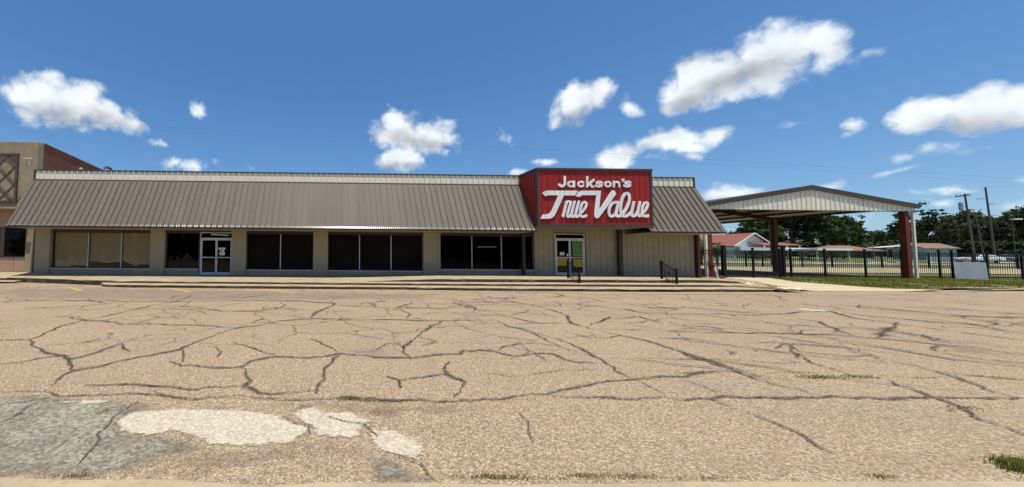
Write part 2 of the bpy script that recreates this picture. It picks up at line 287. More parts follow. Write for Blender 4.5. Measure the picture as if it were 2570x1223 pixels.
# chip-seal asphalt: coloured stones, dusty and worn areas
def asphalt():
    m = bpy.data.materials.new('chip_seal_asphalt'); m.use_nodes = True; N, L = m.node_tree.nodes, m.node_tree.links
    b = N['Principled BSDF']; b.inputs['Roughness'].default_value = .92; b.inputs['Specular IOR Level'].default_value = .25
    t = nd(N, 'ShaderNodeTexCoord'); O = t.outputs['Object']
    def noise(s, d=6.0, r=.6):
        n = nd(N, 'ShaderNodeTexNoise', i_Scale=s, i_Detail=d, i_Roughness=r); L.new(O, n.inputs['Vector']); return n.outputs['Fac']
    def rng(x, a, bb, c=0.0, d=1.0):
        n = nd(N, 'ShaderNodeMapRange', i_1=a, i_2=bb, i_3=c, i_4=d); L.new(x, n.inputs[0]); return n.outputs[0]
    def mix(f, A, B, mode='MIX'):
        n = nd(N, 'ShaderNodeMix', data_type='RGBA', blend_type=mode)
        for i, v in ((0, f), (6, A), (7, B)):
            if isinstance(v, (int, float)): n.inputs[i].default_value = v
            elif isinstance(v, tuple): n.inputs[i].default_value = (*v, 1)
            else: L.new(v, n.inputs[i])
        return n.outputs[2]
    base = mix(rng(noise(.22, 4), .36, .64), (.435, .328, .200), (.385, .288, .180))
    base = mix(rng(noise(.9, 7, .65), .45, .72, 0, .55), base, (.40, .275, .178))
    base = mix(rng(noise(.13, 3), .5, .72, 0, .5), base, (.335, .265, .175))
    base = mix(rng(noise(.55, 6, .7), .50, .66, 0, .6), base, (.43, .30, .215))
    base = mix(rng(noise(.42, 6, .7), .52, .68, 0, .55), base, (.355, .315, .22))
    base = mix(rng(noise(2.6, 7, .72), .56, .74, 0, .5), base, (.30, .22, .15))
    # stones
    vo = nd(N, 'ShaderNodeTexVoronoi', i_Scale=74.0); L.new(O, vo.inputs['Vector'])
    sp = nd(N, 'ShaderNodeSeparateColor'); L.new(vo.outputs['Color'], sp.inputs[0])
    st = rng(sp.outputs[0], 0, 1, .52, 1.46)
    g = nd(N, 'ShaderNodeCombineColor'); [L.new(st, g.inputs[i]) for i in range(3)]
    base = mix(1.0, base, g.outputs[0], 'MULTIPLY')
    base = mix(rng(sp.outputs[1], .78, .8, 0, .55), base, (.62, .52, .38))
    base = mix(rng(sp.outputs[2], .86, .88, 0, .6), base, (.19, .14, .095))
    v2 = nd(N, 'ShaderNodeTexVoronoi', i_Scale=41.0); L.new(O, v2.inputs['Vector']); s2 = nd(N, 'ShaderNodeSeparateColor'); L.new(v2.outputs['Color'], s2.inputs[0])
    near = rng(v2.outputs['Distance'], .30, .46, 1, 0)
    def both(a, c):
        n = nd(N, 'ShaderNodeMath', operation='MULTIPLY'); L.new(a, n.inputs[0]); L.new(c, n.inputs[1]); return n.outputs[0]
    base = mix(both(near, rng(s2.outputs[0], .80, .83, 0, .72)), base, (.125, .09, .062))
    base = mix(both(near, rng(s2.outputs[1], .82, .85, 0, .8)), base, (.72, .60, .44))
    gap = rng(vo.outputs['Distance'], .36, .63, 0, .5)
    base = mix(gap, base, (.11, .08, .055))
    base = mix(rng(noise(150, 3), .42, .68, 0, .45), base, (.17, .125, .085))
    base = mix(rng(noise(9, 5, .7), .52, .72, 0, .35), base, (.22, .165, .115))
    base = mix(rng(noise(14, 5, .7), .58, .74, 0, .4), base, (.56, .45, .31))
    # fine web of cells between the big cracks, patchy
    wv = nd(N, 'ShaderNodeTexNoise', i_Scale=1.6, i_Detail=5.0); L.new(O, wv.inputs['Vector'])
    ws = nd(N, 'ShaderNodeVectorMath', operation='SCALE'); L.new(wv.outputs['Color'], ws.inputs[0]); ws.inputs['Scale'].default_value = .55
    wa = nd(N, 'ShaderNodeVectorMath', operation='ADD'); L.new(O, wa.inputs[0]); L.new(ws.outputs[0], wa.inputs[1])
    sxyz = nd(N, 'ShaderNodeSeparateXYZ'); L.new(O, sxyz.inputs[0]); farm = rng(sxyz.outputs['Y'], 4.6, 7.0)
    for sc_v, wd, m0, amt in ((.62, .020, .37, .88), (1.25, .016, .52, .75)):
        ve = nd(N, 'ShaderNodeTexVoronoi', feature='DISTANCE_TO_EDGE', i_Scale=sc_v); L.new(wa.outputs[0], ve.inputs['Vector'])
        ln = rng(ve.outputs['Distance'], wd*.35*sc_v, wd*sc_v*1.3, 1, 0); mk = rng(noise(.35*sc_v, 3), m0, m0+.06, 0, amt)
        mu = nd(N, 'ShaderNodeMath', operation='MULTIPLY'); L.new(ln, mu.inputs[0]); L.new(mk, mu.inputs[1]); mu2 = nd(N, 'ShaderNodeMath', operation='MULTIPLY'); L.new(mu.outputs[0], mu2.inputs[0]); L.new(farm, mu2.inputs[1]); mu = mu2
        base = mix(mu.outputs[0], base, (.085, .062, .048))
    # faint tyre tracks along the lot and a few oil drips
    tm = nd(N, 'ShaderNodeMapping'); tm.inputs['Scale'].default_value = (.05, .9, 1); L.new(O, tm.inputs['Vector'])
    tn = nd(N, 'ShaderNodeTexNoise', i_Scale=1.0, i_Detail=4.0); L.new(tm.outputs[0], tn.inputs['Vector'])
    base = mix(rng(tn.outputs['Fac'], .52, .68, 0, .28), base, (.24, .19, .135))
    oil = nd(N, 'ShaderNodeTexVoronoi', i_Scale=.42); L.new(wa.outputs[0], oil.inputs['Vector'])
    base = mix(rng(oil.outputs['Distance'], .03, .16, .38, 0), base, (.13, .10, .08))
    L.new(base, b.inputs['Base Color'])
    bp = nd(N, 'ShaderNodeBump', i_Strength=.75, i_Distance=.008, invert=True); L.new(vo.outputs['Distance'], bp.inputs['Height']); L.new(bp.outputs[0], b.inputs['Normal'])
    return m
M['asphalt'] = asphalt()

# thin overlays: UV.x carries the distance (m) to the edge, so the rim breaks up into speckles
def overlay(name, c1, c2, scale=2.0, c3=None, s3=30, amt3=.5, amp=.12, nscale=9.0, soft=.02, alpha=1.0, speck=.0, rough=.92, bump=.3, stones=0.0):
    m = mat(name, c1, c2, scale, rough, bump=bump, bscale=60, c3=c3, s3=s3, amt3=amt3, detail=7, spec=.25, lo3=.5, hi3=.62)
    N, L = m.node_tree.nodes, m.node_tree.links
    out = N['Material Output']; b = N['Principled BSDF']
    uv = nd(N, 'ShaderNodeUVMap'); sx = nd(N, 'ShaderNodeSeparateXYZ'); L.new(uv.outputs[0], sx.inputs[0])
    t = nd(N, 'ShaderNodeTexCoord')
    if stones:
        vo = nd(N, 'ShaderNodeTexVoronoi', i_Scale=50.0); L.new(t.outputs['Object'], vo.inputs['Vector'])
        sp = nd(N, 'ShaderNodeSeparateColor'); L.new(vo.outputs['Color'], sp.inputs[0])
        mr = nd(N, 'ShaderNodeMapRange', i_3=1-stones, i_4=1+stones); L.new(sp.outputs[0], mr.inputs[0])
        src = b.inputs['Base Color'].links[0].from_socket
        sc = nd(N, 'ShaderNodeVectorMath', operation='SCALE'); L.new(src, sc.inputs[0]); L.new(mr.outputs[0], sc.inputs['Scale']); L.new(sc.outputs[0], b.inputs['Base Color'])
    n = nd(N, 'ShaderNodeTexNoise', i_Scale=nscale, i_Detail=8.0, i_Roughness=.72); L.new(t.outputs['Object'], n.inputs['Vector'])
    a = nd(N, 'ShaderNodeMath', operation='SUBTRACT', i_1=.5); L.new(n.outputs['Fac'], a.inputs[0])
    a2 = nd(N, 'ShaderNodeMath', operation='MULTIPLY_ADD', i_1=amp*2); L.new(a.outputs[0], a2.inputs[0]); L.new(sx.outputs[0], a2.inputs[2])
    r = nd(N, 'ShaderNodeMapRange', i_1=0.0, i_2=soft, i_4=alpha); L.new(a2.outputs[0], r.inputs[0])
    fac = r.outputs[0]
    if speck:
        n2_ = nd(N, 'ShaderNodeTexNoise', i_Scale=38.0, i_Detail=3.0); L.new(t.outputs['Object'], n2_.inputs['Vector'])
        r2 = nd(N, 'ShaderNodeMapRange', i_1=.36, i_2=.60, i_3=1.0, i_4=1-speck); L.new(n2_.outputs['Fac'], r2.inputs[0])
        mu = nd(N, 'ShaderNodeMath', operation='MULTIPLY'); L.new(fac, mu.inputs[0]); L.new(r2.outputs[0], mu.inputs[1]); fac = mu.outputs[0]
    tr = nd(N, 'ShaderNodeBsdfTransparent'); x = nd(N, 'ShaderNodeMixShader')
    L.new(fac, x.inputs[0]); L.new(tr.outputs[0], x.inputs[1]); L.new(b.outputs[0], x.inputs[2]); L.new(x.outputs[0], out.inputs[0]); return m
def crack_mat():
    m = bpy.data.materials.new('crack_tar'); m.use_nodes = True; N, L = m.node_tree.nodes, m.node_tree.links
    out = N['Material Output']; b = N['Principled BSDF']; b.inputs['Roughness'].default_value = .95; b.inputs['Specular IOR Level'].default_value = .15
    uv = nd(N, 'ShaderNodeUVMap'); sx = nd(N, 'ShaderNodeSeparateXYZ'); L.new(uv.outputs[0], sx.inputs[0]); t = nd(N, 'ShaderNodeTexCoord')
    def noise(sc, d=4.0, r=.65):
        n = nd(N, 'ShaderNodeTexNoise', i_Scale=sc, i_Detail=d, i_Roughness=r); L.new(t.outputs['Object'], n.inputs['Vector']); return n.outputs['Fac']
    def mth(op, a, c, e=None):
        n = nd(N, 'ShaderNodeMath', operation=op)
        for k, v in enumerate((a, c, e)):
            if v is None: continue
            if isinstance(v, (int, float)): n.inputs[k].default_value = v
            else: L.new(v, n.inputs[k])
        return n.outputs[0]
    u = sx.outputs[0]
    e = mth('ADD', u, mth('MULTIPLY', mth('SUBTRACT', noise(42), .5), 2.7)); e = mth('ADD', e, mth('MULTIPLY', mth('SUBTRACT', noise(3.5, 3), .5), 1.0))
    r = nd(N, 'ShaderNodeMapRange', i_1=.26, i_2=.56, i_4=.94); L.new(e, r.inputs[0])
    c = nd(N, 'ShaderNodeMapRange', i_1=.66, i_2=1.02); L.new(mth('ADD', u, mth('MULTIPLY', mth('SUBTRACT', noise(9), .5), 1.3)), c.inputs[0])
    x = nd(N, 'ShaderNodeMix', data_type='RGBA'); x.inputs[6].default_value = (.125, .096, .072, 1); x.inputs[7].default_value = (.038, .03, .026, 1); L.new(c.outputs[0], x.inputs[0]); L.new(x.outputs[2], b.inputs['Base Color'])
    tr = nd(N, 'ShaderNodeBsdfTransparent'); sh_ = nd(N, 'ShaderNodeMixShader'); g_ = nd(N, 'ShaderNodeMapRange', i_1=.40, i_2=.58, i_3=0.0, i_4=.8); L.new(noise(58, 3), g_.inputs[0]); fac_ = mth('MULTIPLY', r.outputs[0], mth('SUBTRACT', 1.0, mth('MULTIPLY', mth('SUBTRACT', 1.0, c.outputs[0]), g_.outputs[0]))); L.new(fac_, sh_.inputs[0]); L.new(tr.outputs[0], sh_.inputs[1]); L.new(b.outputs[0], sh_.inputs[2]); L.new(sh_.outputs[0], out.inputs[0]); return m
M['crack'] = crack_mat()
M['grey_patch'] = overlay('grey_asphalt_patch', (.285, .26, .19), (.18, .162, .122), 2.4, c3=(.10, .088, .072), s3=22, amt3=.7, amp=.24, nscale=6, soft=.16, stones=.34, bump=.12)
M['pale_patch'] = overlay('worn_concrete_patch', (.56, .49, .385), (.50, .43, .325), 2.0, c3=(.37, .31, .225), s3=55, amt3=.55, amp=.12, nscale=12, soft=.03, speck=.26, stones=.16)
M['sand'] = overlay('dusty_sand', (.44, .34, .225), (.38, .29, .195), 1.5, amp=.5, nscale=2.5, soft=.5, alpha=.72, speck=.3)
M['bay'] = overlay('worn_bay_asphalt', (.27, .205, .155), (.32, .245, .18), 1.0, amp=.9, nscale=1.4, soft=.9, alpha=.62, speck=.25, stones=.3)
M['rust_dust'] = overlay('dark_gravel_dust', (.235, .155, .105), (.29, .20, .14), 3, c3=(.12, .085, .065), s3=40, amp=.3, nscale=4.5, soft=.25, alpha=.72, speck=.4, stones=.4)
M['yellow'] = overlay('worn_yellow_paint', (.68, .43, .10), (.60, .38, .11), 3, amp=.04, nscale=10, soft=.03, alpha=.85, speck=.5)
M['white_line'] = overlay('worn_white_paint', (.62, .58, .5), (.55, .5, .43), 3, amp=.03, nscale=10, soft=.02, alpha=.8, speck=.3)
M['driveway'] = overlay('pale_driveway', (.50, .405, .275), (.42, .335, .225), 1.0, c3=(.36, .28, .18), s3=3, amt3=.5, amp=.35, nscale=2.0, soft=.08)
M['verge_dirt'] = overlay('bare_soil', (.36, .27, .17), (.30, .225, .14), 2, amp=.5, nscale=1.6, soft=.3)
M['dirt_lot'] = overlay('sandy_lot', (.40, .32, .205), (.33, .265, .165), .5, c3=(.16, .165, .06), s3=.9, amt3=.55, amp=1.2, nscale=.5, soft=.4)
M['carport_shade'] = overlay('painted_carport_shade', (.11, .09, .065), (.075, .062, .045), 1.2, amp=.8, nscale=.9, soft=.5, alpha=.9)  # carport shade painted as a darker ground colour
M['lane'] = overlay('grey_lane', (.32, .31, .28), (.27, .26, .23), .5, amp=.4, nscale=.8, soft=.2)
M['gutter'] = mat('old_gutter_concrete', (.40, .31, .205), (.33, .255, .165), 2.5, .92, bump=.35, bscale=40, c3=(.25, .19, .13), s3=16, amt3=.7, detail=8)
M['lawn'] = mat('dry_lawn', (.085, .105, .022), (.125, .125, .03), .6, .95, bump=.5, bscale=25, c3=(.20, .17, .075), s3=1.3, amt3=.3, detail=9)
M['soil'] = mat('dry_soil', (.30, .235, .15), (.22, .18, .11), .3, .95)

def leaf_mat(name, c1, c2, trans=.25, s=1.3):
    m = mat(name, c1, c2, s, .75, detail=3, spec=.2)
    N, L = m.node_tree.nodes, m.node_tree.links; b = N['Principled BSDF']; src = b.inputs['Base Color'].links[0].from_socket
    oi = nd(N, 'ShaderNodeObjectInfo'); mr = nd(N, 'ShaderNodeMapRange', i_3=.82, i_4=1.18); L.new(oi.outputs['Random'], mr.inputs[0])
    sc = nd(N, 'ShaderNodeVectorMath', operation='SCALE'); L.new(src, sc.inputs[0]); L.new(mr.outputs[0], sc.inputs['Scale']); L.new(sc.outputs[0], b.inputs['Base Color'])
    tl = nd(N, 'ShaderNodeBsdfTranslucent'); L.new(sc.outputs[0], tl.inputs['Color'])
    x = nd(N, 'ShaderNodeMixShader'); x.inputs[0].default_value = trans; L.new(b.outputs[0], x.inputs[1]); L.new(tl.outputs[0], x.inputs[2]); L.new(x.outputs[0], N['Material Output'].inputs[0]); return m
M['leaf_dark'] = leaf_mat('dark_leaves', (.032, .058, .018), (.066, .105, .03))
M['leaf_mid'] = leaf_mat('mid_leaves', (.048, .078, .022), (.095, .13, .036))
M['leaf_brown'] = leaf_mat('olive_leaves', (.058, .070, .030), (.10, .11, .048), .25)
M['leaf_shade'] = leaf_mat('shade_toned_scrub_leaves', (.020, .030, .012), (.034, .046, .018), .1)  # scrub leaf colour darkened, shadow put into it
M['leaf_light'] = leaf_mat('bright_leaves', (.085, .135, .03), (.13, .19, .045))
M['grass'] = leaf_mat('grass_blades', (.10, .125, .016), (.17, .155, .034), .15, .7)
M['dry_grass'] = leaf_mat('dry_grass_blades', (.13, .13, .04), (.28, .23, .10), .2, 3)

# ------------------------------------------------------------------ ground
def lerp_tab(tab, x):
    if x <= tab[0][0]: return tab[0][1]
    for (a, va), (b, vb) in zip(tab, tab[1:]):
        if x <= b: return va + (vb-va)*(x-a)/(b-a)
    return tab[-1][1]
KERB = [(-60, 16.7), (-13, 16.4), (-10.2, 15.6), (-7, 15.05), (-3.9, 14.93), (3, 14.85), (8, 14.57), (14, 14.6), (18.9, 14.88), (24, 15.3), (33.6, 16.1), (60, 18.2), (200, 29)]
def kerb_y(x): return lerp_tab(KERB, x)
PROFILE = [(0, .12), (5, .30), (14, .38), (20, .46), (26, .62), (34, 1.0), (44, 1.55), (52, 1.9), (75, 2.7), (185, 5)]
def terrain(x, y):
    k = kerb_y(x); t = y - k
    flare = max(0.0, min(1.0, (x-20.5)/1.5))*max(0.0, min(1.0, (29.5-x)/3.0))     # the drive dips to the road
    z = lerp_tab(PROFILE, t)
    if t < 5: z = z*(1-flare) + flare*max(0.006, lerp_tab([(0, .0), (5, .30)], t))
    return z
def sdist(poly, X, Y):
    P = np.array(poly, float); d2 = np.full(X.shape, 1e18); inside = np.zeros(X.shape, bool)
    for (x0, y0), (x1, y1) in zip(P, np.roll(P, -1, 0)):
        dx, dy = x1-x0, y1-y0; L = dx*dx+dy*dy+1e-12
        t = np.clip(((X-x0)*dx + (Y-y0)*dy)/L, 0, 1)
        d2 = np.minimum(d2, (X-x0-t*dx)**2 + (Y-y0-t*dy)**2)
        c = ((y0 > Y) != (y1 > Y)) & (X < dx*(Y-y0)/(dy+1e-12) + x0); inside ^= c
    return np.where(inside, 1, -1)*np.sqrt(d2)
def sheet_into(acc, poly, zf, res, lift, grow):
    P = np.array(poly); x0, y0 = P.min(0)-grow-res; x1, y1 = P.max(0)+grow+res
    nx, ny = int((x1-x0)/res)+2, int((y1-y0)/res)+2
    xs = x0 + np.arange(nx)*res; ys = y0 + np.arange(ny)*res
    X, Y = np.meshgrid(xs, ys, indexing='ij'); D = sdist(poly, X, Y); keep = D > -grow
    idx = -np.ones(X.shape, int)
    V, Fc, U = acc
    for i in range(nx-1):
        for j in range(ny-1):
            if keep[i, j] and keep[i+1, j] and keep[i+1, j+1] and keep[i, j+1]:
                q = []
                for a, b in ((i, j), (i+1, j), (i+1, j+1), (i, j+1)):
                    if idx[a, b] < 0:
                        idx[a, b] = len(V); V.append((X[a, b], Y[a, b], zf(X[a, b], Y[a, b])+lift)); U.append((D[a, b], 0))
                    q.append(int(idx[a, b]))
                Fc.append(q)
def overlay_obj(name, acc, mt, kind='structure'):
    V, Fc, U = acc
    me = bpy.data.meshes.new(name); me.from_pydata(V, [], Fc); me.materials.append(mt)
    uv = me.uv_layers.new(name='UVMap'); vi = np.zeros(len(me.loops), int); me.loops.foreach_get('vertex_index', vi)
    uv.data.foreach_set('uv', np.array(U, float)[vi].ravel()); me.update()
    o = bpy.data.objects.new(name, me); COL.objects.link(o); o['kind'] = kind; return o
def sheet(name, polys, mt, res=.1, lift=.004, grow=.2, zf=lambda x, y: 0.0):
    acc = ([], [], [])
    for k, p in enumerate(polys): sheet_into(acc, p, zf, res, lift+.0006*k, grow)
    return overlay_obj(name, acc, mt)
def gpoly(pts, z=0.0): return [tuple(gnd(x, y, z).xy) for x, y in pts]

b = MB(); b.add([(-3000, -3000, -.05), (3000, -3000, -.05), (3000, 3000, -.05), (-3000, 3000, -.05)], [(0, 1, 2, 3)]); struct(b, 'ground', M['soil'])
b = MB(); xs = [k[0] for k in KERB]; xs[0] = -150
vs = [(x, -60, 0) for x in xs] + [(x, kerb_y(x)+3.2, 0) for x in xs]; n = len(xs)
b.add(vs, [(i, i+1, n+i+1, n+i) for i in range(n-1)]); struct(b, 'road', M['asphalt'])
# rising lawn and lots behind the fence
gx = [18.8+i*.6 for i in range(40)] + [42.8+i*4 for i in range(90)]; gt = [0, .3, .7, 1.2, 1.8, 2.5, 3.2, 4, 5, 6, 8, 10, 12, 14, 17, 20, 23, 26, 30, 34, 38, 42, 46, 50, 56, 65, 80, 110, 180, 400]
b = MB(); n = len(gt); vs = []
for x in gx:
    for t in gt:
        y = kerb_y(x)+t+(.16 if t == 0 else 0); vs.append((x, y, terrain(x, y)+ (mnoise.noise((x*.5, y*.5, 0))*.03 if t > 1 else 0)))
b.add(vs, [(i*n+j, (i+1)*n+j, (i+1)*n+j+1, i*n+j+1) for i in range(len(gx)-1) for j in range(n-1)]); struct(b, 'lawn', M['lawn'], True)
def tz(x, y): return terrain(x, y)+.03
def tpoly(pts): # px, depth pairs
    return [(xat(px, Y), Y) for px, Y in pts]
sheet('dirt_lot', [tpoly([(1700, 22.0), (1960, 22.0), (2010, 26.5), (2300, 27), (2700, 26), (2700, 38.5), (1700, 38.5)])], M['dirt_lot'], .9, .03, 1.5, tz)
sheet('carport_shade_sheet', [[(21.0, 20.9), (36.6, 21.2), (36.6, 33.6), (21.0, 33.6)]], M['carport_shade'], .5, .05, .8, tz)  # added dark sheet, deepens the roof's shadow on the ground
sheet('lane', [tpoly([(1700, 47.5), (2700, 47.5), (2700, 52), (1700, 52)])], M['lane'], .9, .05, .6, tz)
sheet('driveway', [[(20.8, 15.25), (22.6, 15.2), (27, 15.38), (28.6, 15.52), (27.1, 16.3), (26.5, 17.6), (25.9, 18.7), (26.8, 20.6), (24.0, 20.7), (23.4, 18.6), (22.2, 16.9)]], M['driveway'], .12, .012, .4, terrain)
sheet('bare_soil', [[(18.6, 15.6), (20.4, 15.3), (22.4, 16.9), (23.6, 18.6), (24.2, 20.7), (19.8, 20.6)], [(28.5, 16.0), (31, 15.7), (35, 16.4), (34, 17.0), (30, 17.0)]], M['verge_dirt'], .12, .02, .5, terrain)

# ------------------------------------------------------------------ sidewalk, steps, kerbs
rng = random.Random(3)
def ledge(stations, name, mats, jit=.012, step=.22, wear=0.0):
    """stations: x, y_front, z_bottom, z_front, y_back, z_back. A stepped slab with a rounded, worn nose."""
    b = MB(); xs = []
    x = stations[0][0]
    while x < stations[-1][0]: xs.append(x); x += step
    xs.append(stations[-1][0]); tabs = [[(s[0], s[k]) for s in stations] for k in range(1, 6)]
    o = 0
    for i, x in enumerate(xs):
        yf, zb, zf, yb, zk = (lerp_tab(t, x) for t in tabs)
        j = mnoise.noise((x*2.3, yf, 1.7))*jit*1.6 + rng.uniform(-jit, jit)*.5; r = .028 + max(0, mnoise.noise((x*1.1, 5, yf)))*wear
        yf += j; zf += rng.uniform(-.003, .003)
        b.v += [(x, yf+.004, zb), (x, yf, zf-r), (x, yf+r*.3, zf-r*.3), (x, yf+r, zf), (x, yb, zk)]
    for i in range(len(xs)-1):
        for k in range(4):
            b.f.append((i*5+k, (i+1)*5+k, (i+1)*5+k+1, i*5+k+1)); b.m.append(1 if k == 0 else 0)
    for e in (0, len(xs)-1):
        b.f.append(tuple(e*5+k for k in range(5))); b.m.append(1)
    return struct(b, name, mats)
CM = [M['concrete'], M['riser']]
WALL = 18.96
# kerb: nose at the left end, storm inlets cut into its face further right
def kst(x, zb=0.0, zt=.135): return (x, kerb_y(x), zb, zt, kerb_y(x)+.95, zt+.008)
i0, i1, i2, i3 = 12.42, 13.68, 13.86, 15.05
ledge([(-10.35, 15.85, 0, .13, 16.0, .14), (-10.2, 15.55, 0, .13, 16.2, .14), (-9.6, 15.22, 0, .135, 16.2, .14), (-8.6, 15.06, 0, .135, 16.1, .143)] +
      [kst(x) for x in (-7, -3.9, 3, 8, 11.5, i0-.01)] + [kst(i0, .075), kst(i1, .075), kst(i1+.01), kst(i2-.01), kst(i2, .075), kst(i3, .075), kst(i3+.01), kst(17), kst(18.9)] + [(20.3, kerb_y(20.3), 0, .09, kerb_y(20.3)+.9, .1), (21.2, kerb_y(21.2), 0, .02, kerb_y(21.2)+.5, .03)], 'kerb', CM, wear=.05)
b = MB(); b.box(i0-.1, i3+.1, 14.9, 15.3, -.04, .10); b.box(i0-.1, i3+.1, 14.62, 14.9, .003, .006); struct(b, 'storm_drain', M['black'])
ledge([(28.5, kerb_y(28.5), 0, .02, kerb_y(28.5)+.16, .02), (30.5, kerb_y(30.5), 0, .05, kerb_y(30.5)+.17, .05), (34, kerb_y(34), 0, .12, kerb_y(34)+.18, .13), (60, kerb_y(60), 0, .13, kerb_y(60)+.18, .13)], 'kerb', CM)
ledge([(-26, 16.3, 0, .13, 16.6, .14), (-17.4, 16.45, 0, .13, 16.9, .13), (-15.9, 16.55, 0, .12, 17.1, .13), (-15.2, 16.9, 0, .09, 17.3, .1)], 'kerb', CM)
ledge([(-26, 17.0, 0, .20, 19.4, .40), (-16.2, 17.55, 0, .21, 19.3, .40)], 'sidewalk', CM)
ledge([(-16.19, 17.6, 0, .24, 19.1, .38), (-14.2, 17.1, 0, .24, 19.1, .35), (-10.9, 16.1, 0, .25, 19.1, .33), (-9.4, 15.75, .0, .25, 19.1, .33), (-4, 15.62, .0, .25, 19.1, .32), (3, 15.40, .0, .255, 19.1, .32),
       (8, 15.35, 0, .26, 19.1, .3), (15, 15.45, 0, .26, 19.1, .3), (17.6, 15.6, .0, .26, 19.1, .3), (19.6, 15.85, 0, .22, 19.1, .3), (21.0, 16.0, 0, .12, 19.1, .3)], 'sidewalk', CM, wear=.05)
ledge([(.3, 15.98, .2, .262, 19.05, .33), (2.0, 15.95, .2, .31, 19.05, .35), (4.2, 15.95, .2, .40, 19.05, .41), (5.6, 15.98, .2, .43, 19.05, .45), (8, 16.0, .2, .43, 19.05, .465), (15.5, 16.2, .2, .43, 19.05, .465), (17.9, 16.5, .2, .43, 19.05, .46), (19.2, 16.75, .2, .40, 19.05, .45), (20.6, 17.1, .2, .33, 19.05, .42), (22.2, 17.5, .1, .14, 19.05, .28)], 'platform', CM, wear=.05)
# gutter strip at the photographer's feet
b = MB()
GE = sorted((gnd(px, py).x, gnd(px, py).y) for px, py in ((-300, 1190), (0, 1195), (330, 1203), (650, 1209), (900, 1212), (1285, 1213), (1900, 1206), (2400, 1207), (2900, 1209)))
y0 = lambda x: lerp_tab(GE, x)
xs = np.arange(-6, 9.01, .25); vs = []
for x in xs:
    w = rng.uniform(-.012, .012) + mnoise.noise((x*1.3, 0, 0))*.02
    vs += [(x, y0(x)+w, -.002), (x, y0(x)+w-.02, .006), (x, 1.5, .010), (x, -3, .03)]
b.add(vs, [(i*4+k, (i*4+k+1), (i+1)*4+k+1, (i+1)*4+k) for i in range(len(xs)-1) for k in range(3)]); struct(b, 'gutter', M['gutter'])

# ------------------------------------------------------------------ marks of wear on the road
sheet('asphalt_patch', [gpoly([(-60, 994), (60, 990), (120, 993), (262, 1000), (340, 1006), (372, 1016), (362, 1034), (330, 1046), (330, 1085), (400, 1090), (520, 1112), (525, 1135), (440, 1155), (350, 1172), (320, 1194), (200, 1204), (-80, 1196)]),
        gpoly([(905, 1135), (1000, 1158), (1085, 1188), (1100, 1222), (930, 1222)]), gpoly([(720, 1015), (780, 1010), (800, 1022), (740, 1035)]), gpoly([(740, 1085), (775, 1080), (782, 1097), (745, 1108)]), gpoly([(630, 1122), (700, 1118), (712, 1138), (650, 1145)]), gpoly([(500, 1015), (590, 1018), (600, 1030), (520, 1030)])], M['grey_patch'], .05, .004, .25)
sheet('concrete_patch', [gpoly([(296, 1050), (335, 1036), (440, 1028), (600, 1030), (690, 1043), (745, 1064), (778, 1076), (770, 1088), (735, 1112), (640, 1122), (540, 1120), (515, 1111), (450, 1084), (425, 1085), (400, 1095), (330, 1094), (296, 1083)]),
        gpoly([(724, 1036), (790, 1022), (815, 1038), (880, 1034), (922, 1060), (905, 1078), (908, 1104), (788, 1095), (782, 1074)]),
        gpoly([(926, 1082), (975, 1078), (1030, 1100), (1066, 1125), (1060, 1158), (1000, 1150), (945, 1130), (930, 1102)]),
        gpoly([(147, 1009), (250, 1005), (272, 1010), (245, 1017), (165, 1015)]), gpoly([(80, 988), (115, 986), (118, 993), (85, 994)]), gpoly([(895, 1058), (925, 1050), (930, 1068), (905, 1072)])], M['pale_patch'], .035, .008, .12)
sheet('worn_bay', [gpoly([(60, 724), (250, 722), (700, 731), (1120, 737), (1080, 752), (500, 757), (0, 750), (-60, 735)])], M['bay'], .2, .0015, .8)
sheet('sand_drift', [gpoly([(600, 1216), (660, 1165), (780, 1150), (880, 1165), (920, 1215)]), gpoly([(1240, 1165), (1700, 1140), (2100, 1140), (2450, 1150), (2470, 1190), (1900, 1205), (1300, 1200)]), gpoly([(1180, 728), (1500, 742), (1980, 742), (1980, 734), (1500, 734), (1200, 727)]), gpoly([(1980, 731), (2300, 731), (2330, 742), (1960, 744)])], M['sand'], .12, .010, .5)
sheet('gravel_dust', [gpoly([(360, 1200), (430, 1150), (520, 1128), (640, 1126), (760, 1112), (930, 1110), (930, 1150), (700, 1160), (560, 1185), (480, 1218)]), gpoly([(640, 1010), (1000, 1012), (1280, 1012), (1180, 1035), (960, 1050), (700, 1022)]), gpoly([(20, 1206), (220, 1205), (380, 1212), (700, 1217), (700, 1223), (20, 1216)]), gpoly([(1150, 1203), (1500, 1200), (1900, 1203), (2480, 1203), (2480, 1208), (1150, 1212)])], M['rust_dust'], .08, .006, .4)
b = ([], [], [])
for p in ([(158, 720.2), (172, 719.4), (214, 729.7), (197, 730.8)], [(418, 725.2), (432, 724.5), (486, 732.2), (470, 733.3)], [(640, 726.5), (655, 725.9), (749, 735), (735, 736.2)], [(884, 730), (893, 729.6), (1000, 736.5), (986, 737.2)]): sheet_into(b, gpoly(p), lambda x, y: 0, .06, .004, .05)
overlay_obj('parking_line', b, M['yellow'])
b = ([], [], []); sheet_into(b, gpoly([(1998, 777), (2012, 774.8), (2086, 781.3), (2068, 784.2)]), lambda x, y: 0, .06, .008, .05); overlay_obj('lane_mark', b, M['white_line'])

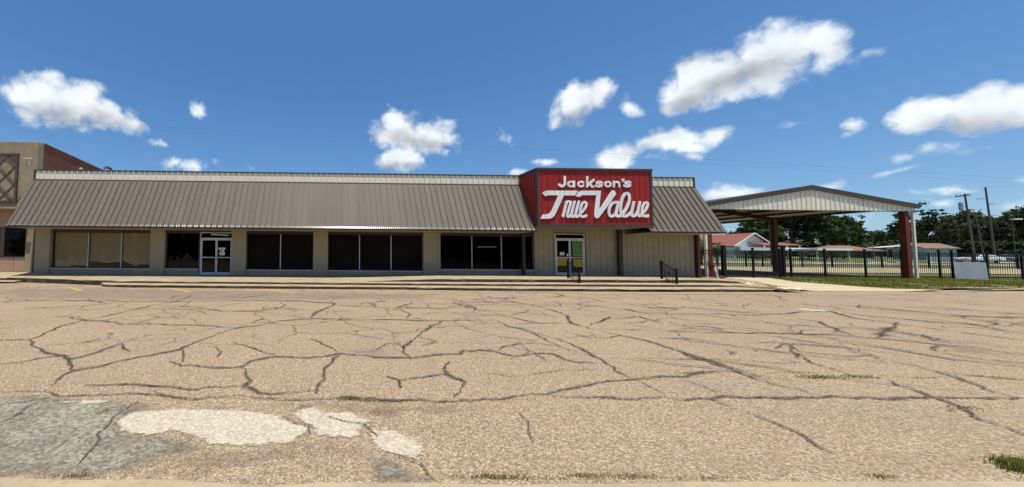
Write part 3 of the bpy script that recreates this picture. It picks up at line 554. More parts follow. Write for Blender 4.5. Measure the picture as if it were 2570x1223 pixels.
CR = [ (.03, [(-40,986),(60,984),(130,987),(230,994),(330,990),(420,994),(520,1000)]), (.02, [(130,1000),(60,1010),(0,1020)]), (.03, [(350,1010),(290,1050),(255,1090),(225,1140),(200,1170)]),  # (width in m, points in photo px) traced along the cracks
 (.05, [(-40,857),(60,853),(82,852),(110,838),(150,820),(200,806),(270,793),(330,778),(390,766),(440,757),(478,742)]),
 (.08, [(82,852),(85,868),(105,880),(135,892),(165,897)]), (.05, [(-40,917),(50,910),(120,896),(165,892),(180,900),(260,878),(320,858),(350,848)]),
 (.09, [(172,898),(178,915),(175,928),(190,935)]), (.06, [(130,970),(160,945),(190,932),(260,920),(330,903),(400,888),(455,878),(490,862),(530,845),(570,830),(600,822),(650,818),(700,808),(750,802),(800,800),(900,803),(1000,804),(1100,806),(1248,805)]),
 (.05, [(290,814),(400,814),(470,817),(540,820),(600,825)]), (.07, [(780,798),(800,782),(830,769),(838,762),(760,757),(640,755)]),
 (.05, [(-40,758),(100,754),(200,756),(330,757),(460,758),(640,755),(770,757)]), (.05, [(838,765),(900,770),(990,774),(1100,774),(1200,772)]), (.06, [(990,774),(1020,767),(1035,757)]),
 (.065, [(205,973),(300,968),(400,970),(480,978),(560,974),(620,968)]), (.10, [(605,920),(615,935),(635,955),(622,970),(660,985),(680,992),(740,985),(795,983)]),
 (.11, [(858,888),(835,900),(830,920),(815,950),(800,970),(793,990)]), (.07, [(785,850),(820,872),(855,888)]),
 (.075, [(425,908),(460,918),(540,922),(610,920),(650,905),(690,896),(740,898),(800,898),(855,888),(900,893),(960,897),(1030,900),(1100,893),(1150,888),(1160,880),(1230,882),(1290,895),(1340,890),(1385,890),(1420,905),(1455,912),(1500,912)]),
 (.075, [(585,860),(620,872),(650,885),(690,893)]), (.08, [(1110,806),(1060,835),(1040,850),(1015,868),(1010,885),(1035,902)]), (.04, [(925,880),(960,872),(985,862),(1005,870)]),
 (.10, [(970,945),(1000,955),(1003,975)]), (.075, [(1003,962),(1030,956),(1080,946),(1120,940)]), (.10, [(1125,908),(1121,940),(1140,950),(1172,960),(1160,985),(1142,1000)]),
 (.055, [(1248,805),(1270,818),(1320,830),(1380,850),(1430,865),(1470,885),(1500,905),(1550,935),(1600,956)]),
 (.04, [(380,985),(500,1001),(640,1001),(740,1003),(870,1001),(1000,1008),(1100,1011),(1180,1006),(1260,1003),(1350,990),(1430,975),(1500,962),(1590,955),(1680,947),(1740,940),(1800,935),(1860,935)]),
 (.045, [(1350,990),(1420,998),(1500,1001),(1700,1000),(1900,995),(2000,998),(2100,1000),(2250,1002),(2400,1002),(2600,998)]),
 (.045, [(1600,958),(1640,978),(1670,994)]), (.04, [(1710,955),(1760,970),(1800,985),(1850,998)]), (.045, [(1790,1003),(1850,1030),(1900,1050),(1960,1075),(2030,1105),(2090,1140)]),
 (.06, [(1130,757),(1180,772),(1225,783)]), (.05, [(1120,752),(1180,760),(1280,757),(1340,768),(1400,783),(1425,795),(1430,812),(1480,825),(1560,843),(1640,862),(1700,878),(1770,900),(1840,925),(1900,945),(1990,955)]),
 (.065, [(1640,866),(1700,882),(1780,912),(1860,940),(1930,965),(2000,978),(2080,1000)]), (.06, [(1720,886),(1790,907),(1850,934),(1930,955)]), (.04, [(1225,783),(1290,800),(1360,813),(1420,812)]), (.04, [(1290,815),(1360,813),(1430,812)]),
 (.05, [(1425,832),(1450,842),(1480,849),(1530,847),(1562,842)]), (.04, [(1500,826),(1600,828),(1700,833),(1800,835),(1900,838),(2000,840),(2100,842),(2200,850),(2350,865),(2600,893)]),
 (.04, [(1400,762),(1490,768),(1560,775),(1620,787),(1690,790),(1780,788),(1900,792),(2000,785),(2085,782),(2150,800),(2230,812),(2330,825),(2450,840),(2600,860)]), (.04, [(1560,762),(1640,775),(1720,772),(1820,780),(1930,790)]),
 (.05, [(2000,800),(2050,808),(2080,820),(2150,845)]), (.05, [(1950,845),(2040,860),(2150,880),(2195,897)]), (.045, [(1900,862),(1960,862),(2010,885),(2100,893),(2190,892)]), (.04, [(1900,878),(1990,886),(2060,915),(2140,945)]),
 (.035, [(2285,915),(2340,930),(2420,960),(2500,985),(2540,1000)]), (.045, [(2340,932),(2440,945),(2600,958)]), (.04, [(2230,955),(2320,990),(2400,1020),(2460,1050),(2600,1105)]),
 (.06, [(2190,848),(2230,832),(2250,818),(2265,810)]), (.045, [(2120,862),(2250,880),(2400,905),(2600,925)]), (.04, [(2050,795),(2150,800),(2250,810)]), (.05, [(2100,822),(2200,828),(2320,845),(2440,868)]),
 (.04, [(60,774),(130,772),(250,766),(300,760)]), (.04, [(190,780),(260,776),(335,765)]), (.04, [(420,776),(500,776),(560,782),(640,782),(700,772)]), (.04, [(400,770),(480,770),(530,768)]),
 (.09, [(455,880),(463,895),(470,907)]), (.09, [(305,866),(318,886)]), (.08, [(532,872),(552,885),(543,898)]), (.05, [(190,866),(230,857),(250,850)]),
 (.05, [(2140,768),(2300,783),(2450,795),(2600,802)]), (.05, [(2250,770),(2400,776),(2560,790)]), (.05, [(2420,800),(2600,815)]), (.05, [(2350,885),(2480,905),(2600,915)]), (.05, [(2330,880),(2340,870),(2370,868)]),
 (.05, [(1050,845),(1090,858),(1060,870)]), (.05, [(1240,935),(1300,948)]), (.05, [(1270,870),(1330,885),(1290,905)]), (.05, [(1310,870),(1345,890),(1375,905)]), (.05, [(1250,880),(1300,865),(1340,862),(1390,868)]),
 (.05, [(560,745),(600,748),(680,742)]), (.05, [(700,760),(718,768),(690,778)]), (.04, [(1060,790),(1090,785),(1140,788)]), (.04, [(960,784),(1000,778),(1030,790),(1015,800)]), (.05, [(1180,755),(1240,750),(1330,745)]), (.04, [(1460,790),(1530,796),(1500,810)]),
 (.05, [(1680,815),(1740,825),(1830,832)]), (.05, [(1650,850),(1740,852),(1800,860)]), (.06, [(1820,880),(1850,885),(1840,893)]), (.05, [(1560,800),(1600,795),(1660,812)]), (.05, [(1980,908),(2030,915)]), (.08, [(1820,882),(1850,890)]), (.07, [(1885,878),(1905,885)]), (.08, [(1990,875),(2010,900)]),
 (.05, [(10,1060),(60,1040),(100,1012)]), (.022, [(718,1045),(750,1064),(782,1072),(784,1092)]), (.024, [(820,1050),(870,1062),(905,1072),(918,1085),(932,1102)]), (.04, [(1000,1150),(1060,1168),(1080,1195)]), (.03, [(1280,1030),(1310,1060),(1330,1110)]),
 (.035, [(2120,880),(2220,905),(2300,920)]), (.03, [(1330,940),(1420,930),(1500,935)]), (.045, [(2370,1030),(2420,1028)]), (.05, [(2370,820),(2480,825),(2600,842)]), (.05, [(2300,798),(2420,812),(2520,830)]),
]
def crack_obj():
    V, Fc, U = [], [], []; rg = random.Random(11)
    extra = []
    for k in range(46):                          # hairline alligator cracking between the traced ones
        px, py = rg.uniform(1350, 2600), rg.uniform(752, 900) if rg.random() < .8 else rg.uniform(745, 790)
        if k % 3 == 0: px = rg.uniform(0, 1400); py = rg.uniform(745, 800)
        g = gnd(px, py); a = rg.uniform(-.7, .7) + (0 if rg.random() < .6 else 1.4); pts = [g.xy.copy()]
        for _ in range(rg.randint(3, 7)):
            a += rg.uniform(-.6, .6); pts.append(pts[-1] + Vector((math.cos(a), math.sin(a)))*rg.uniform(.2, .5))
        extra.append((rg.uniform(.02, .04), pts))
    for kk, (w, pts) in enumerate([(w, [gnd(x, y).xy for x, y in p]) for w, p in CR] + extra):
        dense = [pts[0]]
        for a, c in zip(pts, pts[1:]):
            L = (c-a).length; n = max(1, int(L/.075))
            dense += [a + (c-a)*((k+1)/n) for k in range(n)]
        off = len(V); n = len(dense); sd = rg.uniform(0, 99)
        for i, p in enumerate(dense):
            t = (dense[min(i+1, n-1)] - dense[max(i-1, 0)]).normalized(); nn = Vector((-t.y, t.x))
            q = p + nn*(mnoise.noise((p.x*1.7, p.y*1.7, sd))*.07 + mnoise.noise((p.x*5, p.y*5, sd))*.05 + rg.uniform(-.014, .014))
            ww = w*max(.22, .74 + 1.25*mnoise.noise((p.x*1.6, p.y*1.6, sd+7)) + .5*mnoise.noise((p.x*7, p.y*7, sd+3)) + .3*rg.random())
            if i < 9 or i > n-10: ww *= .22 + .086*min(i, n-1-i)
            ww = max(ww, .008)*(.85+max(0, p.length-4.5)*.12)
            for s, u in ((-1, 0), (0, 1), (1, 0)):
                v = q + nn*s*(ww*.66+.008); V.append((v.x, v.y, .0125+.00006*kk)); U.append((u, 0))
        for i in range(n-1):
            for k in range(2):
                a = off+i*3+k; Fc.append((a, a+1, a+4, a+3))
    return overlay_obj('asphalt_cracks', (V, Fc, U), M['crack'])
crack_obj()

# ------------------------------------------------------------------ ribbed metal sheets
def ribbed(b, org, u, v, nrm, ulen, v0, v1, spacing=.3048, rw=.05, tw=.028, h=.03, phase=.15, minor=.006, mi=0):
    """a sheet in the plane (u, v) with raised ribs every spacing; v0, v1 give its lower and upper end along u"""
    org, u, v, nrm = (Vector(t) for t in (org, u, v, nrm)); prof = [(0.0, 0.0)]; x = phase
    while x < ulen-rw:
        prof += [(x-rw/2, 0), (x-tw/2, h), (x+tw/2, h), (x+rw/2, 0)]
        for q in (.33, .67):
            c = x + spacing*q
            if minor and c < ulen-.05: prof += [(c-.02, 0), (c, minor), (c+.02, 0)]
        x += spacing
    prof.append((ulen, 0)); f0 = v0 if callable(v0) else (lambda s: v0); f1 = v1 if callable(v1) else (lambda s: v1)
    vs = []
    for s, hh in prof: vs += [org + u*s + v*f0(s) + nrm*hh, org + u*s + v*f1(s) + nrm*hh]
    b.add(vs, [(2*i, 2*i+2, 2*i+3, 2*i+1) for i in range(len(prof)-1)], mi)
    return b
XA, XZ, UX, UZ = Vector((1, 0, 0)), 0, Vector((1, 0, 0)), Vector((0, 0, 1))

# ------------------------------------------------------------------ the store
XL, XR = -16.25, 20.65; SX0, SX1 = 10.64, 16.61; EY, EZ, RZ, PZ = 17.44, 2.84, 5.46, 6.03
store = thing('store_building', 'long single storey store with brown metal mansard roof, cream parapet and tan walls', 'store', (2.2, WALL, .3))
for x0, x1 in ((XL+.06, SX0), (SX1, XR-.05)):
    b = MB(); ribbed(b, (x0, WALL-.02, 0), UX, UZ, (0, -1, 0), x1-x0, 5.40, PZ-.03, h=.05, rw=.044, tw=.028, minor=0); b.box(x0, x1, WALL, WALL+.12, 5.3, PZ-.035); b.build('parapet', M['cream'], store)
b = MB(); b.box(XL-.04, SX0-.003, WALL-.058, WALL+.3, PZ-.045, PZ+.03); b.box(SX1+.003, XR+.03, WALL-.058, WALL+.3, PZ-.045, PZ+.03); b.box(XL-.04, XL+.058, WALL-.06, WALL+.3, 5.42, PZ-.047); b.box(XR-.048, XR+.03, WALL-.06, WALL+.3, 5.42, PZ-.047)
b.build('parapet_cap', M['trim'], store, bevel=.008)
sl = Vector((0, WALL-.09-EY, RZ-EZ)); SL = sl.length; sv = sl.normalized(); sn = Vector((0, -sv.z, sv.y))
for x0, x1 in ((XL, SX0), (SX1, XR)):
    b = MB(); ph = .15 if x0 == XL else .1
    ribbed(b, (x0, EY, EZ), UX, sv, sn, x1-x0, .62, SL, phase=ph, h=.055, tw=.034, rw=.044, minor=.005)
    ribbed(b, Vector((x0, EY, EZ))+sn*.012, UX, sv, sn, x1-x0, 0.10, .66, phase=ph, h=.055, tw=.034, rw=.044, minor=.005)      # lower lap
    # turned-down lip that catches the light
    ln_ = Vector((0, -math.cos(R(36)), math.sin(R(36)))); lv_ = Vector((0, -ln_.z, ln_.y)); ribbed(b, Vector((x0, EY, EZ))+sn*.016+sv*.115, UX, lv_, ln_, x1-x0, 0, .135, phase=ph, minor=.006, mi=1)
    b.build('mansard_roof', [M['bronze'], M['lip']], store)
    b = MB(); b.box(x0, x1, WALL-.10, WALL-.03, RZ-.03, RZ+.05); b.build('roof_trim', M['trim'], store); b = MB(); b.box(x0, x1, EY-.02, EY+.03, EZ-.075, EZ-.015); b.build('eave_trim', M['trim'], store)
    b = MB(); b.box(x0, x1, EY+.032, WALL, EZ-.07, EZ-.05); b.build('soffit', M['tan_wall'], store)
for x, s in ((XL, -1), (XR, 1), (SX0, 1), (SX1, -1)):
    b = MB(); t = .03*s
    vs = [(x, EY+.01, EZ-.05), (x, WALL-.08, EZ-.05), (x, WALL-.08, RZ-.04), (x+t, EY+.01, EZ-.05), (x+t, WALL-.08, EZ-.05), (x+t, WALL-.08, RZ-.04)]
    b.add(vs, [(0, 1, 2), (3, 5, 4), (0, 3, 4, 1), (1, 4, 5, 2), (2, 5, 3, 0)])
    if x in (XL, XR): b.build('end_panel', M['bronze'], store)
b = MB(); b.box(XL+.1, XR-.1, WALL+.35, 44, 5.2, 5.3); b.build('flat_roof', M['galv'], store)
b = MB(); b.box(XL+.02, XL+.14, WALL+.3, 44, .2, 5.7); b.box(XR-.16, XR-.04, WALL+.27, 44, .2, 5.7); b.box(XL+.16, XR-.18, 43.8, 43.95, .2, 5.6); b.build('side_wall', M['cream'], store)
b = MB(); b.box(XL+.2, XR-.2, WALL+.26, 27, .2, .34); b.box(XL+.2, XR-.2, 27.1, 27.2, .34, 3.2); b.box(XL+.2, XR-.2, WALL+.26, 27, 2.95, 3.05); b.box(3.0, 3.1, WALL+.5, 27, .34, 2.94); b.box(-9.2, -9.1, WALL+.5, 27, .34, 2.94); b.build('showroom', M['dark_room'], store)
X = lambda px, y=640: xat(px, WALL, y)
FL = lambda x: lerp_tab([(-16.2, .37), (-10, .33), (-1, .315), (3, .36), (5.2, .43), (8, .46), (20.6, .45)], x)
zpx = lambda px, py: at(px, py, WALL).z
piers = [(86, 123.6), (376, 412), (580.5, 617), (786, 823), (1063, 1102)]
for a, c in piers:
    b = MB(); b.box(X(a), X(c), WALL, WALL+.3, .2, EZ-.052); b.build('pier', M['tan_wall'], store, bevel=.012)
b = MB(); b.box(X(1102)+.02, X(1106.5), WALL+.05, WALL+.3, .2, EZ-.052); b.box(X(1099), X(1102)+.015, WALL-.05, WALL-.003, .45, EZ-.055); b.build('downspout', M['tan_wall'], store)
def window(a, c, top, bot, mull, glass, frame='alu', header=True, paper=False):
    x0, x1 = X(a), X(c); zb, zt = zpx((a+c)/2, bot), 2.66; yf = WALL+.20
    w = MB(); fw = .045
    w.box(x0, x1, yf, yf+.07, zb, zb+fw); w.box(x0, x1, yf, yf+.07, zt-fw, zt); w.box(x0, x0+fw, yf, yf+.07, zb+fw, zt-fw); w.box(x1-fw, x1, yf, yf+.07, zb+fw, zt-fw)
    xs = [x0+fw] + [X(mm) for mm in mull] + [x1-fw]
    wo = w.build('window', M['dark_trim'], store)
    for mm in mull: MB().box(X(mm)-.022, X(mm)+.022, yf-.01, yf+.07, zb+fw, zt-fw).build('mullion', M[frame], wo)
    for p, q in zip(xs, xs[1:]):
        g = MB(); g.box(p+.024, q-.024, yf+.035, yf+.042, zb+fw+.002, zt-fw-.002); g.build('pane', M[glass], wo)
    h = MB(); h.box(x0, x1, WALL+.08, WALL+.3, zt+.002, EZ-.052); h.build('header', M['dark_trim'], store)
    k = MB(); k.box(x0, x1, WALL+.10, WALL+.3, .2, zb-.035); ribbed(k, (x0, WALL+.098, 0), UX, UZ, (0, -1, 0), x1-x0, .2, zb-.04, spacing=.30, h=.014, rw=.03, tw=.02, minor=0); k.build('bulkhead', M['tan_wall'], store)
    s = MB(); s.box(x0, x1, WALL+.06, WALL+.28, zb-.033, zb-.002); wo2 = s.build('sill', M['white_paint'], wo)
    if a > 130 and a < 1000:       # left reveal
        pass
    return zb, zt
window(124, 376, 578, 674, (214.5, 298.5), 'glass_clear')
window(412.5, 497, 583, 675, (), 'glass')
window(617.5, 786, 582, 678, (702.5,), 'screen', 'white_frame')
window(823.5, 1062.5, 582, 680, (903, 983), 'screen', 'white_frame')
window(1107, 1343, 580, 677, (1188, 1263), 'glass_dark')
def doors(name, a, c, top, bot, trans_top, yf, mid):
    x0, x1 = X(a), X(c); zb = FL(x0)+.01; zt = zpx((a+c)/2, top); ztt = zpx((a+c)/2, trans_top); xm = (x0+x1)/2
    d = MB(); fw = .07; zr = zb + (zt-zb)*mid
    for p, q in ((x0, x0+fw), (xm-.055, xm-.004), (xm+.004, xm+.055), (x1-fw, x1)): d.box(p, q, yf, yf+.06, zb, zt)
    for p, q in ((x0+fw, xm-.055), (xm+.055, x1-fw)):
        d.box(p, q, yf+.005, yf+.055, zb, zb+.14); d.box(p, q, yf+.005, yf+.055, zt-.08, zt); d.box(p, q, yf, yf+.05, zr, zr+.05)
    d.box(x0-.045, x0-.003, yf-.02, yf+.1, zb, ztt); d.box(x1+.003, x1+.045, yf-.02, yf+.1, zb, ztt); d.box(x0, x1, yf-.01, yf+.1, zt+.004, zt+.06); d.box(x0, x1, yf-.01, yf+.1, ztt-.05, ztt)
    do = d.build(name, M['white_frame'], store)
    for p, q in ((x0+fw, xm-.055), (xm+.055, x1-fw)):
        for r, s in ((zb+.142, zr-.002), (zr+.052, zt-.082)):
            g = MB(); g.box(p+.002, q-.002, yf+.025, yf+.031, r, s); g.build('pane', M['glass'], do)
    g = MB(); g.box(x0+.002, x1-.002, yf+.03, yf+.036, zt+.062, ztt-.052); g.build('pane', M['glass'], do)
    for x in (xm-.03, xm+.03):
        h = MB(); h.tube([(x, yf-.002, zr-.12), (x, yf-.05, zr-.10), (x, yf-.05, zr+.16), (x, yf-.002, zr+.18)], .012); h.build('handle', M['alu'], do)
    return do, x0, x1, xm, zb, zt, zr, ztt
D1 = doors('double_door', 501, 579, 599.5, 691, 583, WALL+.18, .47)
b = MB(); b.box(D1[1]-.045, D1[2]+.045, WALL+.08, WALL+.3, D1[7]+.003, EZ-.052); b.build('header', M['dark_trim'], store)
# ribbed wall under the sign, with the second entrance
b = MB(); xa, xb_ = X(1343), XR-.09; da, dc = X(1392.5), X(1471.5); dzt = zpx(1430, 583)
for p, q, z0 in ((xa, da-.06, .2), (dc+.06, xb_, .2), (da-.058, dc+.058, dzt+.05)):
    b.box(p, q, WALL+.03, WALL+.3, z0, 3.03); ribbed(b, (p, WALL+.028, 0), UX, UZ, (0, -1, 0), q-p, z0, 3.03, spacing=.30, h=.022, rw=.04, tw=.02, phase=.2, minor=0)
b.build('panel_wall', M['tan_wall'], store)
b = MB(); b.box(da-.057, da-.0, WALL-.02, WALL+.1, .4, dzt+.05); b.box(dc+.0, dc+.057, WALL-.02, WALL+.1, .4, dzt+.05); b.box(da+.002, dc-.002, WALL-.02, WALL+.1, dzt-.02, dzt+.05); b.build('door_trim', M['tan_wall'], store)
D2 = doors('double_door', 1397, 1468, 601, 689.5, 587, WALL+.06, .48)
for px, w in ((1315, .15), (1558.5, .21)):
    x = xat(px, WALL-.2); p = MB(); p.box(x-w/2, x+w/2, WALL-.22, WALL-.06, .40, (EZ-.055 if px < 1340 else 3.02)); p.build('post', M['dark_trim'], store, bevel=.01)
b = MB(); b.box(XR-.07, XR+.10, WALL-.12, WALL+.25, .2, EZ-.055); b.build('corner_post', M['purlin'], store)
for px, py, L, a in ((552, 590, .95, .35), (1222, 620, 1.15, -.12)):
    c = at(px, py, 23.0); f = MB(); d = Vector((math.cos(a), math.sin(a)*2.4, 0))*L*.5; f.tube([c-d, c+d], .028); f.build('tube_light', M['tube'], store)

# things seen in the first windows
for p, q in ((126, 213.5), (215.5, 297.5), (299.5, 374.5)):
    x0, x1 = X(p)+.02, X(q)-.02; b = MB(); n = 14; zt = 2.62; vs = []; rg = random.Random(int(p))
    prof = {126: lambda t: .02 if t < .5 else .10, 215: lambda t: .30 - .05*t + .04*math.sin(9*t), 299: lambda t: .36-.62*t if t < .5 else (.1 if t < .55 else .18)}[int(p)]
    for i in range(n+1):
        t = i/n; x = x0+(x1-x0)*t; y = WALL+.30+.012*math.sin(i*1.7); zb = zpx(250, 674)+.05+max(0, prof(t))+rg.uniform(0, .012); vs += [(x, y, zb), (x, y, zt), (x, y+.004, zb), (x, y+.004, zt)]
    b.add(vs, [(4*i, 4*i+4, 4*i+5, 4*i+1) for i in range(n)] + [(4*i+2, 4*i+3, 4*i+7, 4*i+6) for i in range(n)])
    o = b.build('window_paper', M['paper']); tag(o, {126: 'tan paper sheet covering the leftmost pane, almost down to the sill', 215: 'tan paper sheet over the middle left pane, torn short above a dark gap', 299: 'tan paper sheet over the pane beside the second pier, hem cut slanting'}[int(p)], 'window paper', 'paper sheets in the papered window')
o = MB().box(X(423), X(431), WALL+.5, WALL+.8, zpx(425, 676)+.05, zpx(425, 662)).box(X(422), X(433), WALL+.45, WALL+.85, zpx(425, 662), zpx(425, 659)).build('floor_box', M['orange']); tag(o, 'small orange red box behind the dark window left of the first doors', 'box')
o = MB()
for (x0, y0, x1, y1) in ((548, 622, 555, 626.5), (556, 621.5, 566, 627), (551, 628, 556, 631), (557, 628, 563, 634), (549.5, 634, 565, 637.5), (551, 638, 564, 641)):
    p, q = at(x0, y1, WALL+.2), at(x1, y0, WALL+.2); o.box(p.x, q.x, WALL+.196, WALL+.2, p.z, q.z)
tag(o.build('door_sticker', M['white_card']), 'white lettered sticker on the right leaf of the left glass doors', 'sticker')

# cards taped on the second doors
def card(name, px0, py0, px1, py1, mt, tilt=0.0, tape=False):
    yc = WALL+.075; p, q = at(px0, py1, yc), at(px1, py0, yc); b = MB(); dz = tilt
    b.add([(p.x, yc, p.z+dz), (q.x, yc, p.z-dz), (q.x, yc, q.z-dz), (p.x, yc, q.z+dz), (p.x, yc+.004, p.z+dz), (q.x, yc+.004, p.z-dz), (q.x, yc+.004, q.z-dz), (p.x, yc+.004, q.z+dz)], [(0, 1, 2, 3), (7, 6, 5, 4), (0, 4, 5, 1), (1, 5, 6, 2), (2, 6, 7, 3), (3, 7, 4, 0)])
    o = b.build(name, M[mt])
    return o, p, q, yc
o, p, q, yc = card('poster', 1437.5, 605.5, 1462.5, 643, 'green_card'); tag(o, 'green poster with rows of dark handwriting taped high on the right glass door', 'poster')
w = MB(); rg = random.Random(5)
for r in range(9):
    z = q.z - .07 - r*(q.z-p.z-.1)/9; x = p.x+.04
    while x < q.x-.06:
        L = rg.uniform(.03, .08); zz = z+rg.uniform(-.006, .006); w.add([(x, yc-.003, zz), (x+L, yc-.003, zz+rg.uniform(-.01, .01)), (x+L, yc-.003, zz+.022), (x, yc-.003, zz+.03)], [(0, 1, 2, 3)]); x += L+rg.uniform(.008, .03)
wr = w.build('writing', M['ink'], o); wr['kind'] = 'stuff'
for (a, t, c, e, lab) in ((1399, 648, 1424.5, 667, 'yellow card taped low on the left leaf of the glass doors under the sign'), (1439, 650.5, 1465, 670, 'yellow card taped low on the right leaf below the green poster')):
    o, p, q, yc = card('yellow_notice', a, t, c, e, 'yellow_card', .006); tag(o, lab, 'notice', 'yellow cards on the doors under the sign')
    for x, z, s in ((p.x, q.z, 1), (q.x, q.z, -1), (p.x, p.z, -1), (q.x, p.z, 1)): MB().bar((x-.03, yc-.004, z-.03*-s), (x+.03, yc-.004, z+.03*-s), .022, .004, upv=(0, 1, 0)).build('tape', M['white_card'], o)
for (a, t, c, e, lab) in ((1405, 633, 1416.5, 641, 'small white paper notice above the left yellow card on the glass door'), (1422, 637, 1427, 643, 'tiny white sticker beside the door stile under the sign')):
    o, p, q, yc = card('paper_notice', a, t, c, e, 'white_card'); tag(o, lab, 'notice')
c0, c1 = at(1296, 675.5, WALL+.6), at(1320, 649, WALL+.6)
t = thing('leaning_board', 'brown board with a white frame leaning inside the dark window beside the sign', 'board', ((c0.x+c1.x)/2, WALL+.6, c0.z))
MB().box(c0.x+.03, c1.x-.03, WALL+.60, WALL+.62, c0.z+.03, c1.z-.03).build('panel', M['cardboard'], t)
b = MB(); b.box(c0.x, c0.x+.028, WALL+.585, WALL+.63, c0.z, c1.z); b.box(c1.x-.028, c1.x, WALL+.585, WALL+.63, c0.z, c1.z); b.box(c0.x+.03, c1.x-.03, WALL+.585, WALL+.63, c1.z-.028, c1.z); b.build('frame', M['white_frame'], t)

# ------------------------------------------------------------------ red sign box with its lettering
SY, SB, ST = 17.30, 3.02, 6.05
sign = thing('shop_sign', 'large red metal sign box with white lettering over the store entrance', 'sign', ((SX0+SX1)/2, SY, SB))
b = MB(); ribbed(b, (SX0+.09, SY, 0), UX, UZ, (0, -1, 0), SX1-SX0-.18, SB+.13, ST-.10, spacing=.3, h=.024, rw=.045, tw=.022, phase=.17, minor=0); b.box(SX0+.05, SX1-.05, SY+.003, SY+.09, SB+.10, ST-.11)
b.build('front_panel', M['red'], sign)
for x, s in ((SX0, -1), (SX1, 1)):
    b = MB(); ribbed(b, (x, SY+.09, 0), (0, 1, 0), UZ, (s, 0, 0), WALL-SY-.09, SB+.08, ST-.10, spacing=.3, h=.024, rw=.045, tw=.022, minor=0)
    b.box(x-.004*s, x-.05*s, SY+.1, WALL+.9, SB+.08, ST-.11); b.build('side_panel', M['red'], sign)
b = MB(); b.box(SX0-.05, SX1+.05, SY-.06, SY+.05, ST-.105, ST+.01); b.box(SX0-.05, SX0+.05, SY+.053, WALL+.9, ST-.105, ST+.01); b.box(SX1-.05, SX1+.05, SY+.053, WALL+.9, ST-.105, ST+.01); b.box(SX0+.053, SX1-.053, SY+.055, WALL+.9, ST-.06, ST-.03)
b.build('cap', M['trim'], sign, bevel=.008)
b = MB(); b.box(SX0-.03, SX0+.085, SY-.035, SY+.085, SB+.125, ST-.11); b.box(SX1-.085, SX1+.03, SY-.035, SY+.085, SB+.125, ST-.11); b.box(SX0-.03, SX1+.03, SY-.04, SY+.06, SB-.02, SB+.12); b.build('edge_trim', M['trim'], sign, bevel=.006)
b = MB(); b.box(SX0+.02, SX1-.02, SY+.065, WALL+.02, SB+.02, SB+.05); b.build('soffit', M['tan_wall'], sign)

K = 7.194
def cr_spline(pts, closed=False, n=8):
    P = [np.array(p, float) for p in pts]; out = []
    if closed: P = [P[-1]] + P + [P[0], P[1]]
    else: P = [2*P[0]-P[1]] + P + [2*P[-1]-P[-2]]
    for i in range(1, len(P)-2):
        for k in range(n):
            t = k/n; a, b_, c, d = P[i-1:i+3]
            out.append(.5*((2*b_) + (c-a)*t + (2*a-5*b_+4*c-d)*t*t + (3*b_-a-3*c+d)*t**3))
    out.append(P[-2]); return out
def sdf_stroke(pts, w, GX, GY):
    D = np.full(GX.shape, 1e9); ws = w if isinstance(w, (list, tuple)) else [w, w]; m_ = len(pts)-1
    for i in range(m_):
        (x0, y0), (x1, y1) = pts[i], pts[i+1]; dx, dy = x1-x0, y1-y0; L = dx*dx+dy*dy+1e-9
        t = np.clip(((GX-x0)*dx+(GY-y0)*dy)/L, 0, 1); wi = ws[0] + (ws[1]-ws[0])*((i+t)/m_)
        D = np.minimum(D, np.hypot(GX-x0-t*dx, GY-y0-t*dy)-wi/2)
    return D
def ell(cx, cy, rx, ry, a0=0, a1=360, n=28): return [(cx+rx*math.cos(R(a0+(a1-a0)*i/n)), cy+ry*math.sin(R(a0+(a1-a0)*i/n))) for i in range(n+1)]
def contour(D, xs, ys):
    """marching squares with linear interpolation: the closed outlines where D changes sign"""
    seg = {}
    def ip(a, b_):
        (i, j), (k, l) = a, b_; u, v = D[i, j], D[k, l]; t = u/(u-v)
        return (xs[i]+(xs[k]-xs[i])*t, ys[j]+(ys[l]-ys[j])*t)
    S = D < 0
    for i in range(len(xs)-1):
        for j in range(len(ys)-1):
            c = (S[i, j], S[i+1, j], S[i+1, j+1], S[i, j+1])
            if all(c) or not any(c): continue
            C = [(i, j), (i+1, j), (i+1, j+1), (i, j+1)]
            E_ = [(k, (k+1) % 4) for k in range(4) if c[k] != c[(k+1) % 4]]
            ent = [e for e in E_ if c[e[0]]]; exi = [e for e in E_ if not c[e[0]]]
            if len(E_) == 4: exi = [next(x for x in exi if x[1] == e[0]) for e in ent]
            for a, z in zip(ent, exi):
                ka = tuple(sorted((C[a[0]], C[a[1]]))); kz = tuple(sorted((C[z[0]], C[z[1]]))); seg[ka] = kz
    loops = []
    while seg:
        s, _ = next(iter(seg.items())); L = []; k = s
        while k in seg: L.append(ip(*k)); k = seg.pop(k)
        if len(L) > 5: loops.append(L)
    return loops
